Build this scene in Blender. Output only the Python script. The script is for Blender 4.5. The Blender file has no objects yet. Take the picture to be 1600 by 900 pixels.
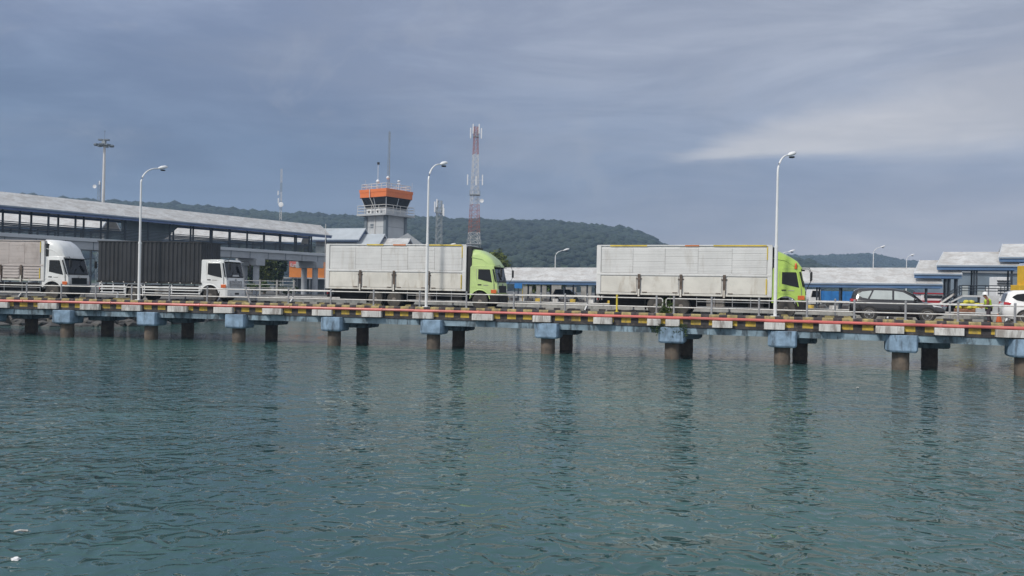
import bpy, bmesh, math, random
import numpy as np
from mathutils import Vector, Matrix
random.seed(7)
SC = bpy.context.scene
COL = SC.collection
R = math.radians

# ------------------------------------------------------------------ camera, sky, sun, exposure
FPX, HC = 1244.4, 3.68                      # focal length in photo pixels, camera height over the water
PITCH, ROLL = math.atan(-1.0 / FPX), R(1.1)
cam_d = bpy.data.cameras.new('camera'); cam = bpy.data.objects.new('camera', cam_d); COL.objects.link(cam)
cam_d.sensor_width = 36; cam_d.lens = FPX / 1600 * 36; cam_d.clip_start = .2; cam_d.clip_end = 6000
cam.matrix_world = Matrix.Translation((0, 0, HC)) @ Matrix.Rotation(R(90) - PITCH, 4, 'X') @ Matrix.Rotation(ROLL, 4, 'Z')
SC.camera = cam
SC.view_settings.view_transform = 'Standard'; SC.view_settings.look = 'None'
SC.view_settings.exposure = 0.28; SC.view_settings.gamma = 1; SC.view_settings.use_curve_mapping = False
try:
    SC.cycles.use_denoising = True; SC.cycles.denoiser = 'OPENIMAGEDENOISE'
    SC.cycles.max_bounces = 6; SC.cycles.diffuse_bounces = 3; SC.cycles.glossy_bounces = 3
    SC.cycles.volume_bounces = 1; SC.cycles.transmission_bounces = 3; SC.cycles.sample_clamp_indirect = 4
except Exception:
    pass
SUN = Vector((-.56, -.50, .66)).normalized()
sun_d = bpy.data.lights.new('sun', 'SUN'); sun_d.energy = 2.3; sun_d.angle = R(10); sun_d.color = (1, .95, .87)
sun_o = bpy.data.objects.new('sun', sun_d); COL.objects.link(sun_o); sun_o.location = (-60, -60, 90)
sun_o.rotation_euler = (-SUN).to_track_quat('-Z', 'Y').to_euler()

world = bpy.data.worlds.new('World'); SC.world = world; world.use_nodes = True
NT = world.node_tree; NT.nodes.clear()
class G:
    """tiny node-graph helper"""
    def __init__(s, nt): s.nt = nt
    def n(s, t, **kw):
        o = s.nt.nodes.new(t)
        for k, v in kw.items(): setattr(o, k, v)
        return o
    def put(s, sock, v):
        if hasattr(v, 'is_output'): s.nt.links.new(v, sock)
        elif v is not None: sock.default_value = v
    def m(s, op, a, b=None, c=None, clamp=False):
        o = s.n('ShaderNodeMath', operation=op, use_clamp=clamp)
        for i, v in enumerate((a, b, c)): s.put(o.inputs[i], v)
        return o.outputs[0]
    def step(s, v, a, b):
        o = s.n('ShaderNodeMapRange', interpolation_type='SMOOTHSTEP')
        s.put(o.inputs[0], v); o.inputs[1].default_value = a; o.inputs[2].default_value = b
        return o.outputs[0]
    def mix(s, f, a, b, blend='MIX'):
        o = s.n('ShaderNodeMix', data_type='RGBA', blend_type=blend)
        s.put(o.inputs[0], f)
        for i, v in ((6, a), (7, b)):
            if isinstance(v, tuple) and len(v) == 3: v = (*v, 1)
            s.put(o.inputs[i], v)
        return o.outputs[2]
    def noise(s, vec, scale, detail=4, rough=.5, dist=0):
        o = s.n('ShaderNodeTexNoise'); s.put(o.inputs['Vector'], vec)
        o.inputs['Scale'].default_value = scale; o.inputs['Detail'].default_value = detail
        o.inputs['Roughness'].default_value = rough; o.inputs['Distortion'].default_value = dist
        return o.outputs[0]
    def map(s, vec, scale=(1, 1, 1), rot=(0, 0, 0), loc=(0, 0, 0)):
        o = s.n('ShaderNodeMapping'); s.put(o.inputs[0], vec)
        o.inputs['Location'].default_value = loc; o.inputs['Rotation'].default_value = rot; o.inputs['Scale'].default_value = scale
        return o.outputs[0]
g = G(NT)
tc = g.n('ShaderNodeTexCoord').outputs['Generated']
sx = g.n('ShaderNodeSeparateXYZ'); NT.links.new(tc, sx.inputs[0]); X_, Y_, Z_ = sx.outputs
# cloud layers of a heavy overcast: slate blue to the north-west, paler and warmer to the right, a bright rift, hazy white overhead
wob = g.m('MULTIPLY', g.m('SUBTRACT', g.noise(g.map(tc, (1, 1, 2.2)), 1.6, 5, .55, .6), .5), .20)
zz = g.m('ADD', Z_, wob)
xx = g.m('ADD', X_, g.m('MULTIPLY', wob, 2.2))
low = g.mix(g.step(xx, -.45, .50), (.130, .185, .295), (.54, .515, .55))
midc = g.mix(g.step(xx, -.30, .60), (.135, .186, .295), (.275, .315, .415))
top = g.mix(g.step(xx, -.50, .45), (.222, .268, .388), (.345, .372, .450))
c = g.mix(g.step(zz, .02, .17), low, midc)
c = g.mix(g.step(zz, .17, .33), c, top)
fine = g.noise(g.map(tc, (1, 1, 3.2), (0, R(9), 0)), 4.5, 7, .58, .5)
c = g.mix(g.m('MULTIPLY', g.step(fine, .50, .76), .26), c, (.31, .325, .375))
# pale rift low on the right: level lower edge, feathered and widening upwards to the right
fib = g.m('MULTIPLY', g.m('SUBTRACT', g.noise(g.map(tc, (1.3, 1, 9), (0, R(6), 0)), 3.2, 6, .6, .4), .5), .055)
zr = g.m('ADD', Z_, fib)
wid = g.m('ADD', .012, g.m('MULTIPLY', g.m('MAXIMUM', g.m('SUBTRACT', X_, .20), 0), .24))
tt = g.m('DIVIDE', g.m('SUBTRACT', zr, .158), wid)
rift = g.m('MULTIPLY', g.step(tt, -.25, .35), g.m('SUBTRACT', 1, g.step(tt, .55, 1.6)))
rift = g.m('MULTIPLY', rift, g.step(g.m('ADD', X_, g.m('MULTIPLY', wob, .8)), .17, .28))
c = g.mix(g.m('MULTIPLY', rift, .78), c, (.54, .525, .535))
# level cloud banks
bank = g.noise(g.map(tc, (1.0, 1, 5.5), (0, R(-5), 0), (.3, 0, .2)), 2.4, 7, .60, .55)
c = g.mix(1, c, g.mix(g.step(bank, .34, .68), (.80, .82, .86), (1.17, 1.16, 1.13)), 'MULTIPLY')
tuft = g.noise(g.map(tc, (1.6, 1, 2.6)), 3.4, 8, .62, .5)
c = g.mix(g.m('MULTIPLY', g.step(tuft, .54, .66), .20), c, (.36, .38, .44))
# ragged pale scud below the dark cloud base
scud = g.noise(g.map(tc, (3.2, 1, 1.3), (0, R(28), 0)), 4.0, 6, .62, .9)
sm = g.m('MULTIPLY', g.m('MULTIPLY', g.step(Z_, .05, .11), g.m('SUBTRACT', 1, g.step(Z_, .15, .22))), g.step(scud, .50, .70))
sm = g.m('MULTIPLY', sm, g.m('MULTIPLY', g.step(X_, -.10, .02), g.m('SUBTRACT', 1, g.step(X_, .14, .24))))
c = g.mix(g.m('MULTIPLY', sm, .42), c, (.33, .35, .40))
c = g.mix(g.step(Z_, .34, .75), c, (.52, .56, .62))
c = g.mix(g.step(Y_, .15, -.35), c, (.56, .58, .62))
sky = g.n('ShaderNodeTexSky'); sky.sky_type = 'NISHITA'; sky.sun_disc = False
sky.sun_elevation = math.asin(SUN.z); sky.sun_rotation = math.atan2(SUN.x, SUN.y)
c10 = g.n('ShaderNodeVectorMath', operation='SCALE'); NT.links.new(c, c10.inputs[0]); c10.inputs['Scale'].default_value = 10
bg = g.n('ShaderNodeBackground'); bg.inputs['Strength'].default_value = .1
NT.links.new(g.mix(.94, sky.outputs[0], c10.outputs[0]), bg.inputs[0])
wo = g.n('ShaderNodeOutputWorld'); NT.links.new(bg.outputs[0], wo.inputs[0])

# ------------------------------------------------------------------ photo geometry -> metres
cp, sp_, cr, sr = math.cos(PITCH), math.sin(PITCH), math.cos(ROLL), math.sin(ROLL)
def ray(px, py):
    a = (px - 800) / FPX; b = (450 - py) / FPX
    u = a * cr - b * sr; v = a * sr + b * cr
    return u, cp - v * sp_, v * cp + sp_
def at(px, py, Y):
    x, y, z = ray(px, py); t = Y / y
    return Vector((x * t, Y, HC + z * t))
def on(px, py, Z):
    x, y, z = ray(px, py); t = (Z - HC) / z
    return Vector((x * t, y * t, Z))
def proj(p):
    d = p[2] - HC
    f = p[1] * cp + d * sp_; v = -p[1] * sp_ + d * cp
    u, v = p[0] / f, v / f
    return 800 + FPX * (u * cr + v * sr), 450 - FPX * (-u * sr + v * cr)

# the bridge's front edge as a gentle curve, s = metres along it, off = metres behind it
PIPE_Z, KERB_Z, ROAD_Z = 2.245, 2.50, 2.38
_pp = [(0, 468.3), (105, 470.3), (236, 474.2), (373, 477.8), (522, 480.7), (677, 484.4), (856, 490), (1050, 494.7), (1222, 500), (1407, 505.9), (1590, 512.6)]
_P = np.array([on(a, b, PIPE_Z)[:2] for a, b in _pp])
CO = np.polyfit(_P[:, 0], _P[:, 1], 2)
_X = np.linspace(-80, 60, 2801); _Y = np.polyval(CO, _X)
_S = np.concatenate([[0], np.cumsum(np.hypot(np.diff(_X), np.diff(_Y)))]); _S -= np.interp(0, _X, _S)
def br(s, off=0, z=0):
    x = float(np.interp(s, _S, _X)); m = 2 * CO[0] * x + CO[1]; n = math.hypot(1, m)
    return Vector((x - m / n * off, float(np.polyval(CO, x)) + off / n, z))
def slope(s):
    x = float(np.interp(s, _S, _X)); return math.atan(2 * CO[0] * x + CO[1])
def s_at(px, off, z):
    lo, hi = -60, 48
    for _ in range(45):
        m = (lo + hi) / 2
        if proj(br(m, off, z))[0] < px: lo = m
        else: hi = m
    return lo

# ------------------------------------------------------------------ materials
def mat(name, col, rough=.6, metal=0, var=.12, scale=1.5, dirt=None, damt=.5, dscale=(1, 1, 1), dpos=(.5, .7), spec=.5, bump=0, bscale=20, coat=0, fine=0):
    m = bpy.data.materials.new(name); m.use_nodes = True; nt = m.node_tree; q = G(nt)
    b = nt.nodes['Principled BSDF']; oc = q.n('ShaderNodeTexCoord').outputs['Object']
    va = q.n('ShaderNodeVectorMath', operation='ADD'); q.put(va.inputs[0], oc); q.put(va.inputs[1], q.m('MULTIPLY', q.n('ShaderNodeObjectInfo').outputs['Random'], 40)); oc = va.outputs[0]
    k = q.noise(oc, scale, 5, .6)
    f = q.step(k, .3, .7)
    c = q.mix(f, tuple(x * (1 - var) for x in col), tuple(min(1, x * (1 + var)) for x in col))
    if fine:
        c = q.mix(q.m('MULTIPLY', q.step(q.noise(q.map(oc, (1, 1, 2.2)), 4.5, 4, .7), .48, .66), fine), c, tuple(x * .55 for x in col))
    if dirt:
        d = q.noise(q.map(oc, dscale), 1, 6, .65, .4)
        c = q.mix(q.m('MULTIPLY', q.step(d, *dpos), damt), c, dirt)
    q.put(b.inputs['Base Color'], c)
    b.inputs['Roughness'].default_value = rough; b.inputs['Metallic'].default_value = metal
    b.inputs['Specular IOR Level'].default_value = spec
    if coat: b.inputs['Coat Weight'].default_value = coat; b.inputs['Coat Roughness'].default_value = .08
    if bump:
        bn = q.n('ShaderNodeBump'); bn.inputs['Strength'].default_value = bump; bn.inputs['Distance'].default_value = .03
        q.put(bn.inputs['Height'], q.noise(oc, bscale, 5, .6)); q.put(b.inputs['Normal'], bn.outputs[0])
    return m
RUST = (.14, .06, .03)
M = {}
M['asphalt'] = mat('asphalt', (.055, .053, .052), .95, var=.25, scale=.8, bump=.3, spec=.15)
M['concrete'] = mat('concrete', (.33, .32, .30), .9, var=.18, scale=1.2, dirt=(.10, .09, .08), damt=.6, dscale=(2, 2, .5), bump=.25)
M['kerb_black'] = mat('kerb_black_paint', (.045, .040, .042), .8, var=.4, scale=2.5, dirt=(.20, .17, .14), damt=.5, dscale=(3, 3, 2))
M['kerb_yellow'] = mat('kerb_yellow_paint', (.52, .36, .05), .75, var=.22, scale=2.5, dirt=(.15, .12, .08), damt=.55, dscale=(3, 3, 2), dpos=(.48, .66))
M['kerb_tan'] = mat('dusty_yellow_paint', (.36, .30, .13), .85, var=.3, scale=3, dirt=(.17, .14, .11), damt=.75, dscale=(4, 4, 3), dpos=(.44, .64))
M['kerb_white'] = mat('weathered_white_paint', (.62, .61, .59), .8, var=.12, scale=2, dirt=(.26, .23, .21), damt=.85, dscale=(3, 3, .6), dpos=(.44, .64))
M['cap_blue'] = mat('pale_blue_paint', (.22, .32, .435), .75, var=.3, scale=1.8, dirt=(.045, .06, .075), damt=.8, dscale=(2.6, 2.6, .7), dpos=(.50, .68), bump=.15)
M['girder_blue'] = mat('dull_blue_paint', (.21, .29, .35), .8, var=.35, scale=1.0, dirt=(.03, .04, .05), damt=.8, dscale=(2.2, 2.2, .6), dpos=(.46, .62))
M['pile'] = mat('barnacled_pile', (.115, .095, .078), .9, var=.3, scale=3, dirt=(.19, .14, .10), damt=.55, dscale=(3, 3, .8), bump=.5)
M['pipe_red'] = mat('faded_red_paint', (.56, .135, .12), .28, var=.2, scale=.6, dirt=(.62, .34, .30), damt=.6, dscale=(.6, .6, 5))
M['rail_steel'] = mat('galvanised_rail', (.66, .65, .63), .5, .1, var=.15, scale=2, dirt=(.22, .17, .14), damt=.5, dscale=(2, 2, 2))
M['post_grey'] = mat('grey_post_paint', (.30, .31, .33), .6, .1, var=.2, scale=2, dirt=(.18, .12, .09), damt=.5, dscale=(2, 2, 2))
M['post_yellow'] = mat('yellow_post_paint', (.62, .50, .06), .6, var=.15)
M['white_paint'] = mat('white_metal_paint', (.74, .75, .76), .45, var=.05)
M['alu'] = mat('weathered_aluminium', (.68, .68, .675), .5, .12, var=.07, scale=.7, dirt=(.42, .38, .33), damt=.38, dscale=(2.8, 1, .3))
M['alu_line'] = mat('grey_joint', (.32, .31, .29), .7)  # plain grey of panel backing, cab seams and badge plates
M['gate'] = mat('dirty_cream_panel', (.65, .63, .58), .55, .05, var=.09, scale=1.1, dirt=(.34, .28, .21), damt=.5, dscale=(2.2, 1, .5))
M['alu_pink'] = mat('dusty_pinkish_panel', (.47, .42, .40), .6, .05, var=.1, scale=.8, dirt=(.28, .22, .19), damt=.5, dscale=(1, 1, .5))
M['trim_yellow'] = mat('yellow_reflective_tape', (.62, .46, .06), .5, var=.25, scale=2)
M['trim_orange'] = mat('orange_tape', (.62, .20, .05), .5, var=.2, scale=2)
M['rust_post'] = mat('rusty_steel', (.13, .10, .08), .7, .3, var=.4, scale=4)
M['dark'] = mat('black_rubbery', (.022, .022, .023), .75, var=.3, scale=2)
M['chassis'] = mat('greasy_chassis', (.018, .016, .015), .8, var=.4, scale=2)
M['tyre'] = mat('tyre_rubber', (.062, .057, .052), .85, var=.35, scale=3, dirt=(.10, .085, .07), damt=.5)
M['rim'] = mat('dusty_steel_rim', (.20, .18, .16), .6, .3, var=.3, scale=4)
M['alloy'] = mat('alloy_rim', (.62, .62, .63), .3, .8, var=.05)
M['black_box'] = mat('black_tarpaulin', (.022, .024, .029), .6, var=.25, scale=.9, dirt=(.045, .043, .042), damt=.4, dscale=(1.5, 1.5, .4))
M['lime'] = mat('lime_green_paint', (.40, .58, .10), .35, var=.06, scale=1.2, dirt=(.34, .42, .16), damt=.35, coat=.4)
M['lime_pale'] = mat('faded_lime_paint', (.47, .62, .23), .4, var=.08, scale=1.2, dirt=(.36, .42, .22), damt=.4, coat=.3)
M['cab_white'] = mat('white_cab_paint', (.74, .75, .75), .35, var=.04, scale=1, dirt=(.48, .46, .43), damt=.35, dscale=(1, 1, .6), coat=.4)
M['car_black'] = mat('black_car_paint', (.020, .018, .020), .18, var=.1, coat=1)
M['car_white'] = mat('white_car_paint', (.80, .80, .80), .25, var=.02, coat=.8)
M['glass'] = mat('dark_glass', (.010, .011, .013), .04, var=.1, spec=.35)
M['glass_pale'] = mat('bright_view_glass', (.42, .46, .46), .06, var=.1, spec=.9)  # opaque; the pale colour stands in for brightness seen through the panes
M['chrome'] = mat('chrome', (.65, .65, .66), .18, 1, var=.02)
M['lamp_orange'] = mat('orange_lens', (.62, .13, .03), .25, var=.1)
M['lamp_red'] = mat('red_lens', (.45, .02, .03), .2, var=.1)
M['lamp_clear'] = mat('clear_lens', (.65, .66, .68), .12, var=.05)
M['roof'] = mat('weathered_pale_roofing', (.52, .525, .53), .85, var=.10, scale=.7, dirt=(.36, .34, .33), damt=.75, dscale=(.9, .9, 3.4), dpos=(.42, .66), fine=.42)
M['roof_blue'] = mat('pale_blue_grey_roofing', (.40, .44, .48), .8, var=.08, scale=.5, dirt=(.33, .35, .38), damt=.5, dscale=(.6, .6, 2))
M['roof_dark'] = mat('grey_roofing', (.22, .235, .25), .85, var=.1, scale=.5)
M['soffit'] = mat('soffit_cream', (.30, .27, .23), .9, var=.1)
M['fascia'] = mat('blue_fascia_paint', (.070, .145, .29), .5, var=.2, scale=.5, dirt=(.16, .22, .30), damt=.5, dscale=(.5, .5, 2))
M['gutter'] = mat('blue_grey_gutter', (.24, .30, .38), .5, var=.12, scale=.6)
M['fascia_dull'] = mat('dull_blue_fascia', (.10, .15, .30), .55, var=.2, scale=.5)
M['steel_dark'] = mat('dark_blue_steel', (.030, .040, .055), .55, .2, var=.2)
M['steel_grey'] = mat('dark_slat', (.055, .068, .085), .6, .1, var=.2)
M['girder_grey'] = mat('pale_grey_girder', (.36, .385, .42), .7, var=.1, scale=.4, dirt=(.24, .25, .27), damt=.5, dscale=(.6, .6, 1.2))
M['strip_grey'] = mat('light_floor_edge', (.50, .53, .57), .7, var=.06, scale=.4)
M['screen_blue'] = mat('blue_grey_screen', (.20, .25, .28), .5, var=.25, scale=.35)
M['wall_white'] = mat('pale_tower_wall', (.50, .52, .54), .8, var=.06, scale=.4, dirt=(.30, .32, .34), damt=.5, dscale=(.7, .7, .25))
M['pilaster'] = mat('slate_pilaster', (.15, .18, .21), .7, var=.1)
M['orange'] = mat('orange_band', (.72, .19, .055), .5, var=.06, scale=.5)
M['orange_dark'] = mat('orange_wall', (.60, .20, .04), .7, var=.15, scale=.4)
M['pink'] = mat('faded_red_sign', (.52, .13, .12), .7, var=.15)
M['tower_red'] = mat('weathered_tower_red', (.36, .13, .10), .6, .1, var=.25, scale=.5)
M['tower_white'] = mat('weathered_tower_white', (.62, .61, .60), .6, .1, var=.1, scale=.5)
M['tower_grey'] = mat('galvanised_tower', (.30, .33, .35), .6, .3, var=.15)
M['blue'] = mat('bright_blue_paint', (.035, .20, .52), .45, var=.12)
M['brown'] = mat('brown_crate_wood', (.28, .13, .075), .8, var=.25, scale=3)
M['yellow'] = mat('yellow_machine_paint', (.70, .42, .02), .45, var=.1, scale=1)
M['sack'] = mat('yellow_green_sack', (.55, .50, .05), .75, var=.3, scale=3)
M['board'] = mat('pale_grey_board', (.48, .49, .50), .8, var=.1)
M['blue_wall'] = mat('blue_grey_wall', (.19, .24, .29), .7, var=.15, scale=.3)
M['skin'] = mat('skin', (.28, .14, .085), .6, var=.08)
M['vest'] = mat('lime_vest', (.40, .55, .04), .8, var=.12, scale=4)
M['sleeve'] = mat('brown_sleeve', (.17, .075, .055), .85, var=.15, scale=4)
M['trousers'] = mat('dark_trousers', (.055, .045, .055), .9, var=.2, scale=4)
M['helmet'] = mat('white_helmet', (.80, .80, .80), .35, var=.03)
M['grey_panel'] = mat('grey_concrete_panel', (.33, .325, .31), .9, var=.2, scale=.7, dirt=(.18, .17, .16), damt=.5)
M['rock'] = mat('dark_rock', (.085, .082, .08), .9, var=.45, scale=.9, bump=.5, bscale=4)
M['bark'] = mat('bark', (.09, .07, .05), .9, var=.3, scale=3)
def leafmat(name, a, b, scale=1.1):
    m = bpy.data.materials.new(name); m.use_nodes = True; nt = m.node_tree; q = G(nt)
    p = nt.nodes['Principled BSDF']; oc = q.n('ShaderNodeTexCoord').outputs['Object']
    k = q.step(q.noise(oc, scale, 4, .7), .34, .66)
    q.put(p.inputs['Base Color'], q.mix(k, a, b)); p.inputs['Roughness'].default_value = .6
    p.inputs['Specular IOR Level'].default_value = .25
    return m
M['leaf'] = leafmat('tree_leaves', (.028, .055, .014), (.085, .135, .030))
M['leaf_yellow'] = leafmat('yellowish_leaves', (.05, .075, .015), (.16, .19, .04))
M['leaf_dark'] = leafmat('dark_leaves', (.018, .035, .013), (.05, .085, .025))
M['forest'] = leafmat('hill_forest', (.007, .017, .012), (.024, .041, .022), .022)
M['ground'] = mat('worn_ground', (.12, .117, .11), .9, var=.2, scale=.15, bump=.2)
M['hill'] = leafmat('hill_ground', (.025, .045, .018), (.055, .075, .03), .02)

# ------------------------------------------------------------------ mesh builder
class MB:
    def __init__(s): s.v = []; s.f = []; s.m = []
    def add(s, vs, fs, mi=0):
        n = len(s.v); s.v += [tuple(v) for v in vs]
        s.f += [tuple(i + n for i in f) for f in fs]; s.m += [mi] * len(fs); return s
    def hexa(s, p, mi=0):                        # p: 4 bottom then 4 top
        return s.add(p, [(3, 2, 1, 0), (4, 5, 6, 7), (0, 1, 5, 4), (1, 2, 6, 5), (2, 3, 7, 6), (3, 0, 4, 7)], mi)
    def box(s, x0, x1, y0, y1, z0, z1, mi=0):
        return s.hexa([(x0, y0, z0), (x1, y0, z0), (x1, y1, z0), (x0, y1, z0), (x0, y0, z1), (x1, y0, z1), (x1, y1, z1), (x0, y1, z1)], mi)
    def obox(s, c, a, b, w, d, h, mi=0):         # centre of base, axis unit vectors a,b ; sizes
        c = Vector(c); a = Vector(a) * w / 2; b = Vector(b) * d / 2; z = Vector((0, 0, h))
        q = [c - a - b, c + a - b, c + a + b, c - a + b]
        return s.hexa(q + [p + z for p in q], mi)
    def prism(s, pts, ext, mi=0):
        n = len(pts); e = Vector(ext); p = [Vector(q) for q in pts]
        s.add(p + [q + e for q in p], [tuple(range(n))[::-1], tuple(range(n, 2 * n))] + [(i, (i + 1) % n, n + (i + 1) % n, n + i) for i in range(n)], mi); return s
    def loft(s, rings, mi=0, caps=True, mis=None):
        n = len(rings[0]); b = len(s.v)
        for r in rings: s.v += [tuple(p) for p in r]
        for k in range(len(rings) - 1):
            for i in range(n):
                j = (i + 1) % n
                s.f.append((b + k * n + i, b + k * n + j, b + (k + 1) * n + j, b + (k + 1) * n + i)); s.m.append(mis[k] if mis else mi)
        if caps:
            s.f.append(tuple(b + i for i in range(n))[::-1]); s.m.append(mis[0] if mis else mi)
            e = b + (len(rings) - 1) * n
            s.f.append(tuple(e + i for i in range(n))); s.m.append(mis[-1] if mis else mi)
        return s
    def tube(s, pts, r, n=8, mi=0, r1=None):
        pts = [Vector(p) for p in pts]; rings = []; N = len(pts)
        for i, p in enumerate(pts):
            t = (pts[min(i + 1, N - 1)] - pts[max(i - 1, 0)]).normalized()
            u = t.cross(Vector((0, 0, 1)) if abs(t.z) < .9 else Vector((1, 0, 0))).normalized(); w = t.cross(u)
            rr = r if r1 is None else r + (r1 - r) * i / (N - 1)
            rings.append([p + (u * math.cos(a) + w * math.sin(a)) * rr for a in [2 * math.pi * k / n for k in range(n)]])
        return s.loft(rings, mi)
    def lathe(s, prof, c, axis='y', n=24, mi=0):     # prof: (radius, along axis)
        c = Vector(c); rings = []
        for r, h in prof:
            ring = []
            for k in range(n):
                a = 2 * math.pi * k / n; p, q = r * math.cos(a), r * math.sin(a)
                ring.append(c + Vector({'y': (p, h, q), 'z': (p, q, h), 'x': (h, p, q)}[axis]))
            rings.append(ring)
        return s.loft(rings, mi)
    def blob(s, c, rad, seed, mi=0, rough=.15, sub=2):
        bm = bmesh.new(); bmesh.ops.create_icosphere(bm, subdivisions=sub, radius=1); rr = random.Random(seed)
        vs = [Vector((v.co.x * rad[0], v.co.y * rad[1], v.co.z * rad[2])) * (1 + rr.uniform(-rough, rough)) + Vector(c) for v in bm.verts]
        fs = [tuple(v.index for v in f.verts) for f in bm.faces]; bm.free()
        return s.add(vs, fs, mi)
    def build(s, name, mats, parent=None, world=False, bevel=0, smooth=0, segs=2):
        if not isinstance(mats, (list, tuple)): mats = [mats]
        me = bpy.data.meshes.new(name)
        off = Vector((0, 0, 0))
        if world and parent is not None:
            p = parent
            while p is not None: off += p.location; p = p.parent
        me.from_pydata([(v[0] - off.x, v[1] - off.y, v[2] - off.z) for v in s.v], [], s.f)
        for m in mats: me.materials.append(m)
        me.polygons.foreach_set('material_index', s.m)
        bm = bmesh.new(); bm.from_mesh(me); bmesh.ops.recalc_face_normals(bm, faces=bm.faces); bm.to_mesh(me); bm.free()
        if smooth:
            me.polygons.foreach_set('use_smooth', [True] * len(me.polygons))
            try: me.set_sharp_from_angle(angle=R(smooth))
            except Exception: pass
        o = bpy.data.objects.new(name, me); COL.objects.link(o)
        if parent is not None: o.parent = parent
        if bevel:
            b = o.modifiers.new('bevel', 'BEVEL'); b.width = bevel; b.segments = segs; b.limit_method = 'ANGLE'; b.angle_limit = R(35)
            b.harden_normals = False
        return o
def tag(o, label, cat, group=None):
    o['label'] = label; o['category'] = cat
    if group: o['group'] = group
    return o
def thing(name, label, cat, loc, rz=0, group=None):
    o = bpy.data.objects.new(name, None); COL.objects.link(o); o.empty_display_size = .2
    o.location = loc; o.rotation_euler = (0, 0, rz); return tag(o, label, cat, group)
def struct(o, kind='structure'):
    o['kind'] = kind; return o
def copy_tree(o, parent=None):
    c = o.copy(); COL.objects.link(c)
    if parent is not None: c.parent = parent
    for ch in list(o.children): copy_tree(ch, c)
    return c

# ------------------------------------------------------------------ water, ground, hills
def grid_sheet(name, pts, faces, m): 
    b = MB(); b.add(pts, faces); return struct(b.build(name, m))
def water_mat():
    m = bpy.data.materials.new('harbour_water'); m.use_nodes = True; nt = m.node_tree; q = G(nt)
    p = nt.nodes['Principled BSDF']; oc = q.n('ShaderNodeTexCoord').outputs['Object']
    big = q.noise(oc, .055, 3, .5)
    q.put(p.inputs['Base Color'], q.mix(q.step(big, .35, .65), (.032, .082, .088), (.052, .116, .110)))  # broad patches in the base colour imitate uneven sky reflection
    p.inputs['Roughness'].default_value = .03; p.inputs['IOR'].default_value = 1.33
    patch = q.m('ADD', .42, q.m('MULTIPLY', q.step(q.noise(q.map(oc, (.55, 1, 1), (0, 0, R(8))), .085, 4, .6), .36, .66), .95))
    w1 = q.noise(q.map(oc, (.95, 1.08, 1), (0, 0, R(-12))), .95, 1.6, .45, .6)
    w2 = q.noise(q.map(oc, (.95, 1.12, 1), (0, 0, R(10))), 2.0, 1, .5, .8)
    w2 = q.m('SUBTRACT', 1, q.m('MULTIPLY', q.m('ABSOLUTE', q.m('SUBTRACT', w2, .5)), 2.4))
    w3 = q.noise(oc, 7.5, 2, .5)
    h = q.m('ADD', q.m('ADD', q.m('MULTIPLY', w1, .19), q.m('MULTIPLY', w2, .080)), q.m('MULTIPLY', w3, .003))
    # the strip behind the bridge lies in its lee: calmer water there
    wx = q.n('ShaderNodeSeparateXYZ'); q.put(wx.inputs[0], oc)
    lee = q.step(q.m('ADD', wx.outputs[1], q.m('ADD', q.m('MULTIPLY', wx.outputs[0], .35), q.m('MULTIPLY', big, 6))), 49.5, 53.5)
    patch = q.m('MULTIPLY', patch, q.m('SUBTRACT', 1, q.m('MULTIPLY', lee, .72)))
    bn = q.n('ShaderNodeBump'); bn.inputs['Distance'].default_value = 1.0; bn.inputs['Strength'].default_value = 1
    q.put(bn.inputs['Height'], q.m('MULTIPLY', h, patch)); q.put(p.inputs['Normal'], bn.outputs[0])
    return m
wb = MB(); wb.add([(-1500, -60, 0), (1500, -60, 0), (1500, 1700, 0), (-1500, 1700, 0)], [(0, 1, 2, 3)])
struct(wb.build('water', water_mat()))

GZ = 2.2                                          # quay level
def canopy_y(x): return 98 - .48 * (x - 4.7)
shore = [(-1400, 68), (-60, 66), (-36, 66), (-31, 68), (-29, 90), (-12, 93)]
for x in (0, 15, 30, 45, 60): shore.append((x, canopy_y(x) - 7.5))
shore += [(140, 40), (1400, 40)]
gb = MB(); n = len(shore)
vs = [(x, y, GZ) for x, y in shore] + [(x, 1690, GZ) for x, y in shore] + [(x, y, -1.5) for x, y in shore]
gb.add(vs, [(i, i + 1, n + i + 1, n + i) for i in range(n - 1)]); gb.add(vs, [(2 * n + i, 2 * n + i + 1, i + 1, i) for i in range(n - 1)], 1)
struct(gb.build('ground', [M['ground'], M['concrete']]))

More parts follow.
